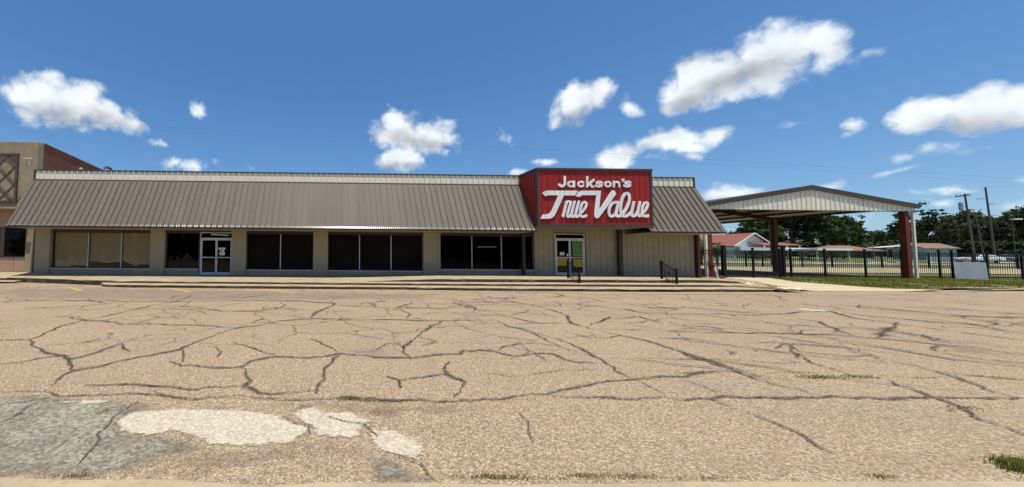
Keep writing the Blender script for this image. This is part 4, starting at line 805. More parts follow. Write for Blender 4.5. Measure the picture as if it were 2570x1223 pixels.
def letter(name, D, xs, ys, depth=.035, stand=.028):
    cu = bpy.data.curves.new(name, 'CURVE'); cu.dimensions = '2D'; cu.fill_mode = 'BOTH'; cu.extrude = depth/2
    for L in contour(D, xs, ys):
        sp = cu.splines.new('POLY'); sp.points.add(len(L)-1); sp.use_cyclic_u = True
        for p, (x, y) in zip(sp.points, L):
            q = at(1330+x/K, 410+y/K, SY-stand); p.co = (q.x, q.z, 0, 1)
    tmp = bpy.data.objects.new('tmp', cu); COL.objects.link(tmp); dg = bpy.context.evaluated_depsgraph_get()
    me = bpy.data.meshes.new_from_object(tmp.evaluated_get(dg)); bpy.data.objects.remove(tmp); bpy.data.curves.remove(cu)
    off = Vector(sign.location)
    for v in me.vertices:
        x, z, d = v.co; v.co = (x-off.x, SY-stand-depth/2-d-off.y, z-off.z)
    me.materials.clear(); me.materials.append(M['white_letter']); me.name = name
    o = bpy.data.objects.new(name, me); COL.objects.link(o); o.parent = sign; return o
def grid(x0, y0, x1, y1, s=4.0):
    xs = np.arange(x0, x1+s, s); ys = np.arange(y0, y1+s, s); GX, GY = np.meshgrid(xs, ys, indexing='ij'); return xs, ys, GX, GY
def glyph(name, box, strokes=(), polys=(), cut=None, holes=()):
    xs, ys, GX, GY = grid(*box); D = np.full(GX.shape, 1e9)
    for pts, w in strokes: D = np.minimum(D, sdf_stroke(pts, w, GX, GY))
    for p in polys: D = np.minimum(D, -sdist(p, GX, GY))
    if cut: D = np.maximum(D, np.maximum.reduce([cut[0]-GX, GX-cut[2], cut[1]-GY, GY-cut[3]]))
    for p in holes: D = np.maximum(D, sdist(p, GX, GY))
    return letter(name, D, xs, ys)
SS = lambda d: cr_spline([(1298+d, 352), (1268+d, 336), (1232+d, 334), (1202+d, 347), (1206+d, 366), (1242+d, 377), (1282+d, 389), (1288+d, 408), (1254+d, 421), (1212+d, 420), (1180+d, 403)])
glyph('letter', (490, 222, 660, 450), [(cr_spline([(622, 200), (622, 300), (621, 370), (600, 408), (565, 415), (522, 388)]), 42)], cut=(500, 232, 655, 448))
glyph('letter', (650, 305, 825, 450), [(ell(735, 377, 50, 42), 36), ([(790, 300), (790, 460)], 38)], cut=(655, 316, 820, 437))
glyph('letter', (835, 305, 1000, 450), [(ell(917, 377, 50, 42, 38, 322), 36)], cut=(840, 312, 985, 442))
glyph('letter', (1000, 225, 1165, 450), [([(1027, 200), (1027, 470)], 38), ([(1150, 300), (1040, 394)], 42), ([(1062, 365), (1150, 455)], 44)], cut=(1006, 236, 1158, 439))
glyph('letter', (1150, 305, 1330, 450), [(SS(0), 33)])
glyph('letter', (1320, 305, 1485, 450), [(ell(1401, 379, 50, 42), 33)])
glyph('letter', (1480, 305, 1640, 450), [([(1509, 300), (1509, 460)], 37), (cr_spline([(1509, 372), (1527, 346), (1558, 338), (1590, 348), (1605, 380), (1606, 460)]), 35)], cut=(1488, 318, 1632, 438))
glyph('letter', (1630, 270, 1720, 370), polys=[[(1645, 284), (1702, 280), (1694, 312), (1664, 350), (1652, 340), (1668, 312), (1644, 312)]])
glyph('letter', (1660, 305, 1845, 450), [(SS(512), 33)])
# the script word with the long cross bar
glyph('letter', (175, 480, 885, 1015), polys=[[(224, 548), (252, 512), (292, 496), (868, 496), (845, 520), (822, 552), (804, 583), (604, 582), (560, 690), (515, 790), (480, 862), (455, 915), (430, 952), (398, 982), (365, 998), (330, 1003), (188, 1003), (204, 972), (232, 928), (300, 920), (338, 910), (365, 892), (390, 852), (430, 760), (470, 670), (503, 581), (322, 580), (296, 590), (274, 599)]])
glyph('letter', (555, 665, 1060, 1005), [(cr_spline([(655, 706), (628, 810), (606, 905), (590, 948)]), 44), (cr_spline([(650, 704), (690, 690), (735, 703)]), 40), (cr_spline([(733, 700), (700, 820), (668, 935), (682, 966), (712, 958), (742, 920)]), 42),
     (cr_spline([(800, 695), (765, 830), (742, 930), (750, 962), (785, 962), (815, 925)]), 42), (cr_spline([(878, 695), (840, 830), (816, 935), (830, 965), (862, 962), (890, 935)]), 42),
     (cr_spline([(905, 905), (955, 860), (1000, 790), (1012, 730), (985, 702), (945, 725), (912, 800), (898, 880), (908, 940), (940, 966), (975, 964), (1010, 950)]), 41)],
     polys=[[(568, 940), (612, 905), (618, 950), (604, 984)], [(965, 938), (1018, 920), (1022, 974), (960, 988)]], holes=[])
glyph('letter', (805, 480, 1565, 1010), polys=[[(822, 604), (836, 570), (858, 536), (888, 510), (925, 497), (1276, 497), (1262, 610), (1240, 852), (1330, 710), (1420, 570), (1470, 500), (1498, 488), (1526, 514), (1550, 550), (1490, 640), (1400, 770), (1330, 860), (1262, 952), (1240, 982), (1215, 996), (1188, 993), (1162, 970), (1153, 935), (1155, 890), (1172, 740), (1192, 579), (938, 578), (918, 585), (906, 604)]])
glyph('letter', (1380, 500, 2165, 1010), [(cr_spline([(1578, 706), (1525, 708), (1470, 735), (1432, 800), (1420, 880), (1436, 940), (1475, 958), (1520, 935), (1555, 880)]), 49), (cr_spline([(1592, 706), (1570, 800), (1550, 900), (1556, 945), (1590, 958), (1630, 950)]), 48),
     (cr_spline([(1610, 950), (1660, 925), (1720, 840), (1770, 730), (1788, 640), (1778, 570), (1742, 545), (1696, 570), (1660, 640), (1636, 740), (1630, 850), (1650, 925), (1690, 955), (1740, 950), (1790, 920), (1835, 870)]), 51),
     (cr_spline([(1868, 708), (1845, 810), (1830, 900), (1838, 945), (1870, 955), (1910, 925), (1945, 860)]), 46), (cr_spline([(1976, 708), (1955, 810), (1942, 900), (1950, 940), (1976, 955), (2010, 940)]), 46),
     (cr_spline([(1990, 930), (2055, 880), (2105, 800), (2122, 735), (2098, 710), (2058, 730), (2025, 800), (2012, 880), (2026, 935), (2060, 955), (2095, 950), (2125, 945)]), 42)],
     polys=[[(1580, 693), (1618, 684), (1606, 725), (1570, 722)], [(1846, 690), (1894, 688), (1888, 730), (1842, 730)], [(1953, 690), (2001, 688), (1996, 730), (1950, 730)], [(2085, 925), (2140, 930), (2136, 980), (2080, 980)]])

# ------------------------------------------------------------------ hand rails on the steps
def handrail(px0, px1, label):
    """upper post on the platform, lower post on the kerb tier"""
    x0 = px0; y0, z0, y1, z1 = 16.75, .43, 15.75, .14
    xu, xl = xat(px0, y0, 690), xat(px1, y1, 700); t = thing('hand_rail', label, 'railing', (xu, y0, z0), 'black step railings')
    zt0, zt1 = z0+.88, z1+.80
    b = MB(); b.box(xu-.038, xu+.038, y0-.038, y0+.038, z0-.02, zt0); b.box(xu-.046, xu+.046, y0-.046, y0+.046, zt0+.001, zt0+.02); b.build('post', M['black'], t)
    b = MB(); b.box(xl-.034, xl+.034, y1-.034, y1+.034, z1-.02, zt1); b.box(xl-.042, xl+.042, y1-.042, y1+.042, zt1+.001, zt1+.02); b.build('post', M['black'], t)
    A, B = Vector((xu, y0-.046, zt0-.05)), Vector((xl, y1+.046, zt1-.05)); dn = Vector((0, 0, 1))
    MB().bar(A, B, .045, .03).build('top_rail', M['black'], t)
    A2, B2 = A-dn*.68, B-dn*.72; MB().bar(A2, B2, .03, .025).build('bottom_rail', M['black'], t)
    for k in range(1, 8):
        s = k/8; p, q = A2.lerp(B2, s)+dn*.014, A.lerp(B, s)-dn*.017; MB().bar(p, q, .014).build('baluster', M['black'], t)
    c = A.lerp(B, .5)-dn*.36; e = (B-A).normalized()
    b = MB(); pts = [c + e*(.05+.035*math.cos(k*.6))*math.copysign(1, 7.5-k)*(.4+.05*k if k < 8 else .4+.05*(15-k)) + dn*.07*math.sin(k*.6) for k in range(16)]
    b.tube(pts, .009, 5); b.bar(c-dn*.07-e*.05, c+dn*.07+e*.05, .02, .012); b.bar(c+dn*.07-e*.05, c-dn*.07+e*.05, .02, .012); b.build('scroll', M['black'], t)
handrail(1426, 1454, 'black iron step railing standing in front of the doors under the sign')
handrail(1661, 1698, 'black iron step railing at the right end of the steps, clear of the doors')

# ------------------------------------------------------------------ neighbouring building, left edge
NX, NY, NZ = -16.46, 19.3, 7.72
nb = thing('neighbour_building', 'old two storey beige front building with red brick side wall at the left edge', 'building', (-20, NY, .4))
b = MB(); wx0, wx1 = xat(5, NY), xat(62, NY); wz0, wz1 = at(30, 643, NY).z, at(30, 572, NY).z
b.box(-34, NX, NY, NY+.4, wz1+.9, NZ); b.box(wx1, NX+.0, NY, NY+.4, .2, wz1+.898); b.box(-34, wx0-.5, NY, NY+.4, .2, wz1+.898); b.build('front_wall', M['beige_block'], nb, bevel=.02)
b = MB(); n = 9
pts = [(NX+.02, NY+.4+.9*i, NZ-.05-.045*i) for i in range(30)]
vs = []
for x, y, z in pts: vs += [(x, y, .2), (x, y, z), (x-.35, y, .2), (x-.35, y, z)]
fs = []
for i in range(len(pts)-1): a = 4*i; fs += [(a, a+4, a+5, a+1), (a+1, a+5, a+7, a+3), (a+2, a+3, a+7, a+6)]
b.add(vs, fs + [(0, 1, 3, 2)]); b.build('side_wall', M['brick'], nb)
b = MB()
b.bar((NX-.17, NY+.41, NZ+.0), (NX-.17, NY+26.4, NZ-.03-.045*29), .44, .09)
b.build('coping', M['brick'], nb)
cx = at(268, 424, 25.6); b = MB(); b.tube([(NX-.1, cx.y+d*.5-.5, cx.z-.02+h*.5) for d, h in ((0, -.2), (.3, .1), (1, .2), (1.6, .12), (2.0, -.2))], [.05, .09, .11, .09, .05], 8); b.build('chimney_stub', M['bark'], nb)
b = MB(); q = at(200, 424, 22.5); b.tube([(NX+.03, q.y, q.z), (NX+.18, q.y, q.z+.03)], .05); b.build('vent_pipe', M['white_paint'], nb)
b = MB(); b.box(-34, wx1+.2, NY-.42, NY-.003, wz1+.92, wz1+1.06); b.box(-34, wx1+.45, NY-.55, NY-.424, wz1+1.0, wz1+1.10); b.build('awning', M['beige_block'], nb)
b = MB(); b.bar((-19.2, NY-.5, wz1+1.0), (-17.3, NY-.02, wz1+1.75), .03); b.build('awning_stay', M['trim'], nb); b = MB(); b.bar((-22.2, NY-.5, wz1+1.0), (-20.3, NY-.02, wz1+1.75), .03); b.build('awning_stay', M['trim'], nb)
M['limewash'] = overlay('white_stain', (.72, .70, .64), (.6, .57, .5), 4, amp=.10, nscale=9, soft=.06, alpha=.85, speck=.3)
for x0, y0_, x1, y1_ in ((54, 394.5, 90, 401), (71, 401.5, 76, 419), (56, 474, 61, 478)):
    V_, F_, U_ = [], [], []; n = 8; base_ = 0
    for i in range(n+1):
        for j in range(n+1):
            p = at(x0+(x1-x0)*i/n, y0_+(y1_-y0_)*j/n, NY-.006); V_.append(tuple(p-Vector(nb.location))); U_.append((min(i, n-i, j, n-j)/n*.25-.02, 0))
    for i in range(n):
        for j in range(n): a = base_+i*(n+1)+j; F_.append((a, a+1, a+n+2, a+n+1))
    so = overlay_obj('stain', (V_, F_, U_), M['limewash']); del so['kind']; so.parent = nb
fz0, fz1 = at(20, 511, NY).z, at(20, 386, NY).z; fx1 = xat(46, NY, 450); fx0 = fx1-3.6; yy = NY-.09
b = MB(); w = .13; b.box(fx0, fx1, yy, NY-.002, fz1-w, fz1); b.box(fx0, fx1, yy, NY-.002, fz0, fz0+w); b.box(fx1-w, fx1, yy, NY-.002, fz0+w, fz1-w); b.box(fx0, fx0+w, yy, NY-.002, fz0+w, fz1-w); fo = b.build('lattice_frame', M['brown_frame'], nb)
b = MB(); H = fz1-fz0-2*w; s = H/2.6
for k in range(-3, 6):
    for sg in (1, -1):
        x = fx1-w-k*s*.98; p = Vector((x, NY-.03-.02*sg, fz0+w)); q = Vector((x-sg*H*.95, NY-.03-.02*sg, fz1-w))
        lo, hi = fx0+w, fx1-w
        def clip(p, q):
            d = q-p; ts = [0, 1]
            for lim, up_ in ((lo, 0), (hi, 1)):
                if abs(d.x) < 1e-6: continue
                t_ = (lim-p.x)/d.x
                if (d.x > 0) != bool(up_): ts[0] = max(ts[0], t_)
                else: ts[1] = min(ts[1], t_)
            return (p+d*ts[0], p+d*ts[1]) if ts[1]-ts[0] > .03 else None
        r = clip(p, q)
        if r: b.bar(r[0], r[1], .02, .05, upv=(0, 1, 0))
b.build('lattice', M['brown_frame'], nb)
b = MB(); ww = MB(); ww.box(wx0-.5, wx1, NY+.12, NY+.2, wz0-.06, wz0); ww.box(wx0-.5, wx1, NY+.12, NY+.2, wz1, wz1+.06); ww.box(wx0-.06, wx0, NY+.12, NY+.2, wz0, wz1); ww.box(wx1-.06, wx1, NY+.12, NY+.2, wz0, wz1); wo = ww.build('window', M['brown_frame'], nb)
b.box(wx0, wx1-.06, NY+.15, NY+.16, wz0, wz1); b.build('pane', M['glass_dark'], wo)
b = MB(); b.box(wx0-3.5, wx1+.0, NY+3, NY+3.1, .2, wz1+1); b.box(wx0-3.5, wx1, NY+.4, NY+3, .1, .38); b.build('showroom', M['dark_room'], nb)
M['tan_panel'] = mat('tan_stall_panel', (.42, .27, .17), (.36, .23, .145), 2, .8)
b = MB(); b.box(wx0-.5, xat(31, NY)-.01, NY+.08, NY+.3, .2, wz0-.062); b.box(xat(31, NY)+.01, wx1-.002, NY+.08, NY+.3, .2, wz0-.062); b.build('stall_panel', M['tan_panel'], nb, bevel=.01)
b = MB(); b.box(wx0-.5, wx1-.002, NY+.10, NY+.3, wz1+.062, wz1+.897); b.build('transom_panel', M['tan_panel'], nb)

# ------------------------------------------------------------------ open carport
CY0, CX0, CX1, CXM = 20.6, 23.25, 36.45, 29.8; CZE, CZA, CZB = 4.88, 6.02, 4.50
cp = thing('metal_carport', 'large open metal carport with cream gable panel and red oxide steel columns', 'carport', ((CX0+CX1)/2, CY0, .29))
def gz_(x): return CZE + (CZA-CZE)*(1-abs(x-CXM)/(CXM-CX0 if x < CXM else CX1-CXM))
b = MB(); ribbed(b, (CX0, CY0, 0), UX, UZ, (0, -1, 0), CX1-CX0, lambda s: CZB, lambda s: gz_(CX0+s)-.16, spacing=.3048, h=.045, rw=.042, tw=.028, minor=0)
b.build('gable_panel', M['cream'], cp)
b = MB(); LEN = 12.9
for x0, x1 in ((CX0-.12, CXM), (CXM, CX1+.12)):
    z0, z1 = gz_(max(x0, CX0)), gz_(min(x1, CX1))
    if x0 < CX0: z0 -= .02
    if x1 > CX1: z1 -= .02
    d = Vector((x1-x0, 0, z1-z0)); L = d.length; d.normalize(); nn = Vector((-d.z, 0, d.x))
    ribbed(b, (x0, CY0-.06, z0+.0), (0, 1, 0), d, nn, LEN, 0, L, h=.03)
b.build('roof', M['bronze'], cp)
b = MB()
for x0, x1 in ((CX0-.13, CXM), (CXM, CX1+.13)):
    z0, z1 = gz_(max(x0, CX0)), gz_(min(x1, CX1)); b.bar((x0, CY0-.075, z0-.10), (x1, CY0-.075, z1-.10), .05, .27)
b.build('rake_trim', M['trim'], cp)
b = MB(); b.box(CX0-.16, CX0-.125, CY0-.05, CY0+LEN, CZE-.16, CZE); b.box(CX1+.125, CX1+.16, CY0-.05, CY0+LEN, CZE-.16, CZE); b.box(CX0, CX1, CY0-.03, CY0+.03, CZB-.04, CZB-.002); b.build('eave_trim', M['trim'], cp)
b = MB()
for x0, x1 in ((CX0, CXM), (CXM, CX1)):
    z0, z1 = gz_(x0)-.045, gz_(x1)-.045; b.add([(x0, CY0+.02, z0), (x1, CY0+.02, z1), (x1, CY0+LEN-.1, z1), (x0, CY0+LEN-.1, z0)], [(0, 1, 2, 3)])
b.build('roof_liner', M['liner'], cp)
for k, y in enumerate((CY0+.16, CY0+6.45, CY0+12.6)):
    for x, s in ((CX0+.11, 1), (CX1-.52, -1)):
        z0 = terrain(x, y)-.05; z1 = CZE-.25; b = MB()
        b.box(x-.125, x+.125, y-.13, y-.115, z0, z1); b.box(x-.125, x+.125, y+.115, y+.13, z0, z1); b.box(x-.012, x+.012, y-.114, y+.114, z0, z1)
        b.box(x-.126, x-.112, y-.113, y+.113, z0, z1); b.box(x+.112, x+.126, y-.113, y+.113, z0, z1); b.box(x-.19, x+.19, y-.18, y+.18, z0, z0+.075)
        b.build('column', M['primer'], cp)
    b = MB()
    for x0, x1 in ((CX0+.37, CXM), (CXM, CX1-.43)): b.bar((x0, y, gz_(x0)-.40), (x1, y, gz_(x1)-.33), .16, .30)
    b.build('rafter', M['purlin'], cp)
for t in [i/5 for i in range(0, 6)]:
    for s in (0, 1):
        x = (CX0+.08 + (CXM-CX0-.5)*t) if s == 0 else (CX1-.08 - (CX1-CXM-.5)*t); z = gz_(x)-.13
        b = MB(); b.box(x-.04, x+.04, CY0+.08, CY0+LEN-.15, z-.08, z+.06); b.build('purlin', M['purlin'], cp)
for x in (CX0-.10, CX1-.22):
    b = MB(); z0 = terrain(x, CY0)+.02; sx = 1 if x > 30 else -1
    b.box(x-.055+sx*.06, x+.055+sx*.06, CY0-.02, CY0+.09, z0, CZB-.045); b.build('downspout', M['cream'], cp, bevel=.01)

# ------------------------------------------------------------------ iron fences
def fence(name, label, P, Q, post_px, group, h=1.68, sp=.115, postw=.075, big=(), no_pick=(), cat='fence'):
    """posts, three rails and pointed pickets between two ends; the pickets past a hundred are one part"""
    P, Q = Vector(P), Vector(Q); L = (Q-P).length; d = (Q-P)/L
    t = thing(name, label, cat, (P.x, P.y, terrain(P.x, P.y)), group)
    zz = lambda s: terrain(*(P+d*s))
    ss = [((P+d*0).x if False else None) for _ in ()]
    posts = []
    for px in post_px:
        rdir = ray(px, 640); s = (rdir.x*P.y - rdir.y*P.x)/(rdir.y*d.x - rdir.x*d.y); posts.append(max(0, min(L, s)))
    for s, px in zip(posts, post_px):
        w = postw*(1.9 if px in big else 1); p = P+d*s; z = zz(s); hh = h+.12+(.14 if px in big else 0)
        b = MB(); b.box(p.x-w/2, p.x+w/2, p.y-w/2, p.y+w/2, z-.05, z+hh); b.box(p.x-w/2-.012, p.x+w/2+.012, p.y-w/2-.012, p.y+w/2+.012, z+hh+.001, z+hh+.03); b.build('post', M['black'], t)
    for hz in (.16, h-.22, h-.06) if h > 1.5 else (.16, h-.08):
        b = MB(); n = max(1, int(L/2))
        for k in range(n): b.bar(P.to_3d()+d.to_3d()*L*k/n+Vector((0, 0, zz(L*k/n)+hz)), P.to_3d()+d.to_3d()*L*(k+1)/n+Vector((0, 0, zz(L*(k+1)/n)+hz)), .03, .035)
        b.build('rail', M['black'], t)
    n = int(L/sp); first = None; many = MB()
    for k in range(1, n):
        s = k*sp
        if any(abs(s-q) < .06 for q in posts) or any(a < s < c for a, c in no_pick): continue
        p = P+d*s; z = zz(s); mb = many if n > 100 else MB(); w = .0072
        mb.box(p.x-w, p.x+w, p.y-w, p.y+w, z+.07, z+h); o = len(mb.v)
        mb.add([(p.x-w, p.y-w, z+h), (p.x+w, p.y-w, z+h), (p.x+w, p.y+w, z+h), (p.x-w, p.y+w, z+h), (p.x, p.y, z+h+.07)], [(0, 1, 4), (1, 2, 4), (2, 3, 4), (3, 0, 4)])
        if n <= 100: mb.build('picket', M['black'], t)
    if n > 100: o = many.build('pickets', M['black'], t); o['kind'] = 'stuff'
    return t
fy = 20.42; G = 'black iron fence runs'
fx = lambda px, y: xat(px, y)
fence('iron_fence', 'short black picket fence between the store corner and the big gate post', (fx(1748, fy), fy), (fx(1815, fy), fy), (1748, 1815), G, big=(1815,))
fence('iron_gate', 'black picket gate across the pale driveway', (fx(1818, fy), fy), (fx(1960, fy), fy), (1820, 1889, 1957), None, cat='gate')
fyr = 20.95
for a, c, pp, lab in ((1965, 2069, (1965, 1984, 2069), 'black fence run right of the gate, ending at the first slim post'), (2069.6, 2170, (2170,), 'black fence run between two slim posts in the middle of the carport opening'), (2170.6, 2262, (2262,), 'black fence run ending just left of the right front carport column'), (2262.6, 2356, (2356,), 'black fence run passing behind the right front carport column'), (2356.6, 2388, (2388,), 'narrow black fence run left of the grey metal sheet'), (2388.6, 2476, (2476,), 'black fence run behind the grey metal sheet'), (2476.6, 2700, (2563, 2640, 2700), 'black fence run at the right edge beyond the metal sheet')):
    fence('iron_fence', lab, (fx(a, fyr), fyr), (fx(c, fyr), fyr), pp, G, big=(1965,), sp=.13 if c < 2600 else .16)
ry = 40.5
for a, c, pp, lab in ((1700, 1915, (1800, 1872, 1913), 'far black fence run across the lot in front of the white house'), (1915.6, 2090, (2012, 2088), 'far black fence run across the lot in front of the white canopy'), (2090.6, 2335, (2212, 2330), 'far black fence run across the lot in front of the pale blue shed'), (2335.6, 2700, (2440, 2553, 2640), 'far black fence run behind the grey metal sheet and cars')):
    fence('iron_fence', lab, (fx(a, ry), ry), (fx(c, ry), ry), pp, 'black fence runs at the back of the lot', h=1.75, sp=.28, postw=.10)
# grey sheet against the fence
a, c = xat(2391, fyr-.1), xat(2474, fyr-.1); z0 = terrain(a, fyr)
b = MB(); n = 24; vs = []
for i in range(n+1):
    x = a+(c-a)*i/n; w = .006*math.sin(i*math.pi/2)+.02*math.sin(i*.35); vs += [(x, fyr-.15+w, z0-.0), (x, fyr-.10+w, z0+1.10+.02*i/n*-1), (x, fyr-.145+w, z0-.0), (x, fyr-.095+w, z0+1.10-.02*i/n)]
b.add(vs, [(4*i, 4*i+4, 4*i+5, 4*i+1) for i in range(n)] + [(4*i+2, 4*i+3, 4*i+7, 4*i+6) for i in range(n)]); o = b.build('metal_sheet', M['galv'], None, True); tag(o, 'dull grey metal sheet leaning on the iron fence right of the carport', 'metal sheet')

# ------------------------------------------------------------------ small things near the fence
fxp = at(1798, 690, 19.9); t = thing('flag_bundle', 'small drooping red, white and navy flag on a stick by the left carport column', 'flag', (fxp.x, 19.9, terrain(fxp.x, 19.9)))
zb = terrain(fxp.x, 19.9); MB().tube([(fxp.x-.05, 19.92, zb-.02), (fxp.x-.12, 19.95, zb+.82)], .012, 6).build('stick', M['pole_wood'], t)
def cloth(name, mt, pts_l, pts_r, y):
    b = MB(); n = 10; vs = []
    for i in range(n+1):
        s = i/n
        for j in range(5):
            u = j/4; x = (1-u)*lerp_tab(pts_l, s)+u*lerp_tab(pts_r, s); vs.append((fxp.x+x, y+.03*math.sin(u*7+s*3)+.02*math.sin(s*9), zb+.80-s*.78))
    b.add(vs, [(i*5+j, i*5+j+1, (i+1)*5+j+1, (i+1)*5+j) for i in range(n) for j in range(4)]); b.build(name, M[mt], t, True)
cloth('red_stripe', 'cloth_red', [(0, -.10), (.5, -.22), (1, -.02)], [(0, -.08), (.5, -.10), (1, .04)], 19.88)
cloth('white_stripe', 'cloth_white', [(0, -.10), (.5, -.09), (1, .0)], [(0, -.02), (.5, .03), (1, .12)], 19.86)
cloth('navy_stripe', 'cloth_navy', [(0, -.03), (.5, .03), (1, .10)], [(0, .10), (.5, .16), (1, .14)], 19.89)
b = MB(); q = Vector((fxp.x+.28, 19.85, terrain(fxp.x+.3, 19.85)))
def rock(b, c, r, sd, fl=.6):
    rg = random.Random(sd); bm = bmesh.new(); bmesh.ops.create_icosphere(bm, subdivisions=2, radius=r)
    for v in bm.verts: v.co *= 1+.45*mnoise.noise(v.co*(2.2/r)+Vector((sd, 0, 0))); v.co.z *= fl
    bm.verts.index_update(); b.add([v.co+Vector(c) for v in bm.verts], [[v.index for v in f.verts] for f in bm.faces]); bm.free()
rock(b, q+Vector((0, 0, .07)), .12, 3, .7); tag(b.build('red_rag', M['cloth_red'], None, True), 'crumpled red rag on the ground beside the drooping flag', 'rag')
for i, (px, py, r, lab) in enumerate(((1880, 714.5, .17, 'pale broken concrete chunk on the bare soil, the larger of a close pair'), (1895, 715, .12, 'small pale broken concrete chunk just right of a larger one'), (1962, 731, .22, 'flat pale concrete chunk where the kerb ends at the driveway'), (1990, 731.5, .26, 'widest flat pale concrete chunk at the driveway mouth'), (2300, 698, .10, 'small white lump at the foot of the right carport column'))):
    z = .16 if i < 2 else (.05 if i < 4 else .3); g = gnd(px, py, z); b = MB(); rock(b, (g.x, g.y, terrain(g.x, g.y)+r*.15), r, i+20, .45 if i < 2 else .28); tag(b.build('concrete_chunk', M['pale_stone']), lab, 'rubble', 'broken concrete chunks')

# ------------------------------------------------------------------ houses beyond the lot
def hit(px, py, Y): return at(px, py, Y)
def gable_house(name, label, cat, C, g, l, gw, ll, h, rise, wallm, roofm, over=.45, windows=(), base=None):
    """C: near corner; g runs along the gable end, l along the eaves side"""
    g = Vector((*g, 0)).normalized(); l = Vector((*l, 0)).normalized(); z = terrain(C[0], C[1])-.1 if base is None else base; C = Vector((C[0], C[1], z)); u = Vector((0, 0, 1))
    t = thing(name, label, cat, C)
    b = MB(); P = [C, C+g*gw, C+g*gw+l*ll, C+l*ll]; vs = P + [p+u*h for p in P] + [C+g*gw/2+u*(h+rise), C+g*gw/2+l*ll+u*(h+rise)]
    b.add(vs, [(0, 1, 5, 8, 4), (1, 2, 6, 5), (2, 3, 7, 9, 6), (3, 0, 4, 7)]); b.build('wall', wallm, t)
    b = MB(); sl_ = rise/(gw/2)
    for s in (0, 1):
        e = C + (g*-over if s == 0 else g*(gw+over)) + u*(h-sl_*over+.03); r = C+g*gw/2+u*(h+rise+.03); th = u*.12
        A = [e-l*over, r-l*over, r+l*(ll+over), e+l*(ll+over)]; A2 = [p+th for p in A]
        b.add(A+A2, [(0, 1, 2, 3), (7, 6, 5, 4), (0, 3, 7, 4), (0, 4, 5, 1), (1, 5, 6, 2), (3, 2, 6, 7)])
    b.build('roof', roofm, t)
    b = MB()
    for s in (0, 1):
        e = C + (g*-over if s == 0 else g*(gw+over)) + u*(h-sl_*over+.09); r = C+g*gw/2+u*(h+rise+.09); b.bar(e-l*(over+.035), r-l*(over+.035), .05, .2)
    b.build('bargeboard', M['white_paint'], t)
    for (face, s, zc, w, hh) in windows:
        o, d, nn = (C, g, -l) if face == 'g' else (C, l, -g); c = o+d*s+u*zc+nn*.03
        b = MB(); w2, h2 = d*w/2, u*hh/2
        for sg in (-1, 1): b.bar(c+w2*sg-h2, c+w2*sg+h2, .09, .07, upv=nn); b.bar(c-w2+h2*sg, c+w2+h2*sg, .09, .07, upv=nn)
        b.bar(c-w2, c+w2, .05, .05, upv=nn); wo = b.build('window', M['white_paint'], t)
        b = MB(); k = nn*.0; b.add([c-w2-h2-nn*.02, c+w2-h2-nn*.02, c+w2+h2-nn*.02, c-w2+h2-nn*.02], [(0, 1, 2, 3)]); b.build('pane', M['black'], wo)
    return t, C, g, l
Yh = 66.0; c0 = at(1842, 640, Yh); H1 = gable_house('white_house', 'white house with red shingle roof seen under the carport', 'house', (c0.x, c0.y), (.998, .06), (-.06, .998), 8.2, 9.0, 2.55, 2.35, M['white_siding'], M['red_roof'], windows=(('l', 4.6, 1.55, .95, 1.5), ('l', 8.6, 1.4, .95, 1.5), ('g', 3.6, 1.4, .9, 1.5)))
t, C, g, l = H1; u = Vector((0, 0, 1))
b = MB(); p0 = C-l*2.2+g*.9; A = [C+g*3.0-l*.05+u*3.05, C+g*11.0-l*.05+u*3.05, C+g*11.0-l*2.6+u*2.5, C+g*3.0-l*2.6+u*2.5]; b.add(A+[p+u*.12 for p in A], [(3, 2, 1, 0), (4, 5, 6, 7), (0, 1, 5, 4), (1, 2, 6, 5), (2, 3, 7, 6), (3, 0, 4, 7)]); b.build('porch_roof', M['red_roof'], t)
b = MB()
for s in (3.2, 5.4, 8.0, 10.7): q = C+g*s-l*2.4; MB().bar(q, q+u*2.44, .14).build('porch_post', M['white_paint'], t)
for s in (5.4, 5.9, 6.4, 6.9, 7.4, 8.0): q = C+g*s-l*2.4; b.bar(q+u*.3, q+u*1.1, .07)
b.bar(C+g*5.4-l*2.4+u*1.1, C+g*8.0-l*2.4+u*1.1, .09); b.build('porch_railing', M['white_paint'], t)
b = MB(); q = C+g*4.6-l*.04; b.bar(q, q+u*2.1, .95, .06, upv=(-l)); b.build('door', M['bronze'], t)
Ys = 66.5; c1 = at(2325, 640, Ys); gable_house('blue_shed', 'small pale blue shed with orange brown roof right of the carport column', 'shed', (c1.x, c1.y), (.09, 1), (.996, -.09), 4.4, 5.4, 2.45, .95, M['blue_siding'], M['brown_roof'], over=.35, windows=())
c2 = at(2225, 640, 70); b = thing('lean_to', 'pale lean-to roof on posts left of the blue shed', 'shelter', (c2.x, c2.y, terrain(c2.x, c2.y)))
z = terrain(c2.x, c2.y); k = MB(); k.bar((c2.x-3, c2.y, z+2.3), (c2.x+3.6, c2.y-1, z+2.9), .12, 1.6, upv=(0, 1, 0)); k.build('roof', M['white_siding'], b)
for s in (-2.8, .2): MB().bar((c2.x+s, c2.y, z), (c2.x+s, c2.y, z+2.5), .14).build('post', M['galv'], b)
Yb = 74.0; a, c = at(2080, 640, Yb), at(2210, 640, Yb)
bt = thing('brown_house', 'low dark house with wide brown hip roof behind the white canopy', 'house', ((a.x+c.x)/2, Yb, terrain(a.x, Yb))); z = terrain(a.x, Yb)
MB().box(a.x, c.x-1.2, Yb, Yb+3.2, z-.2, z+1.6).build('wall', M['brick_house'], bt)
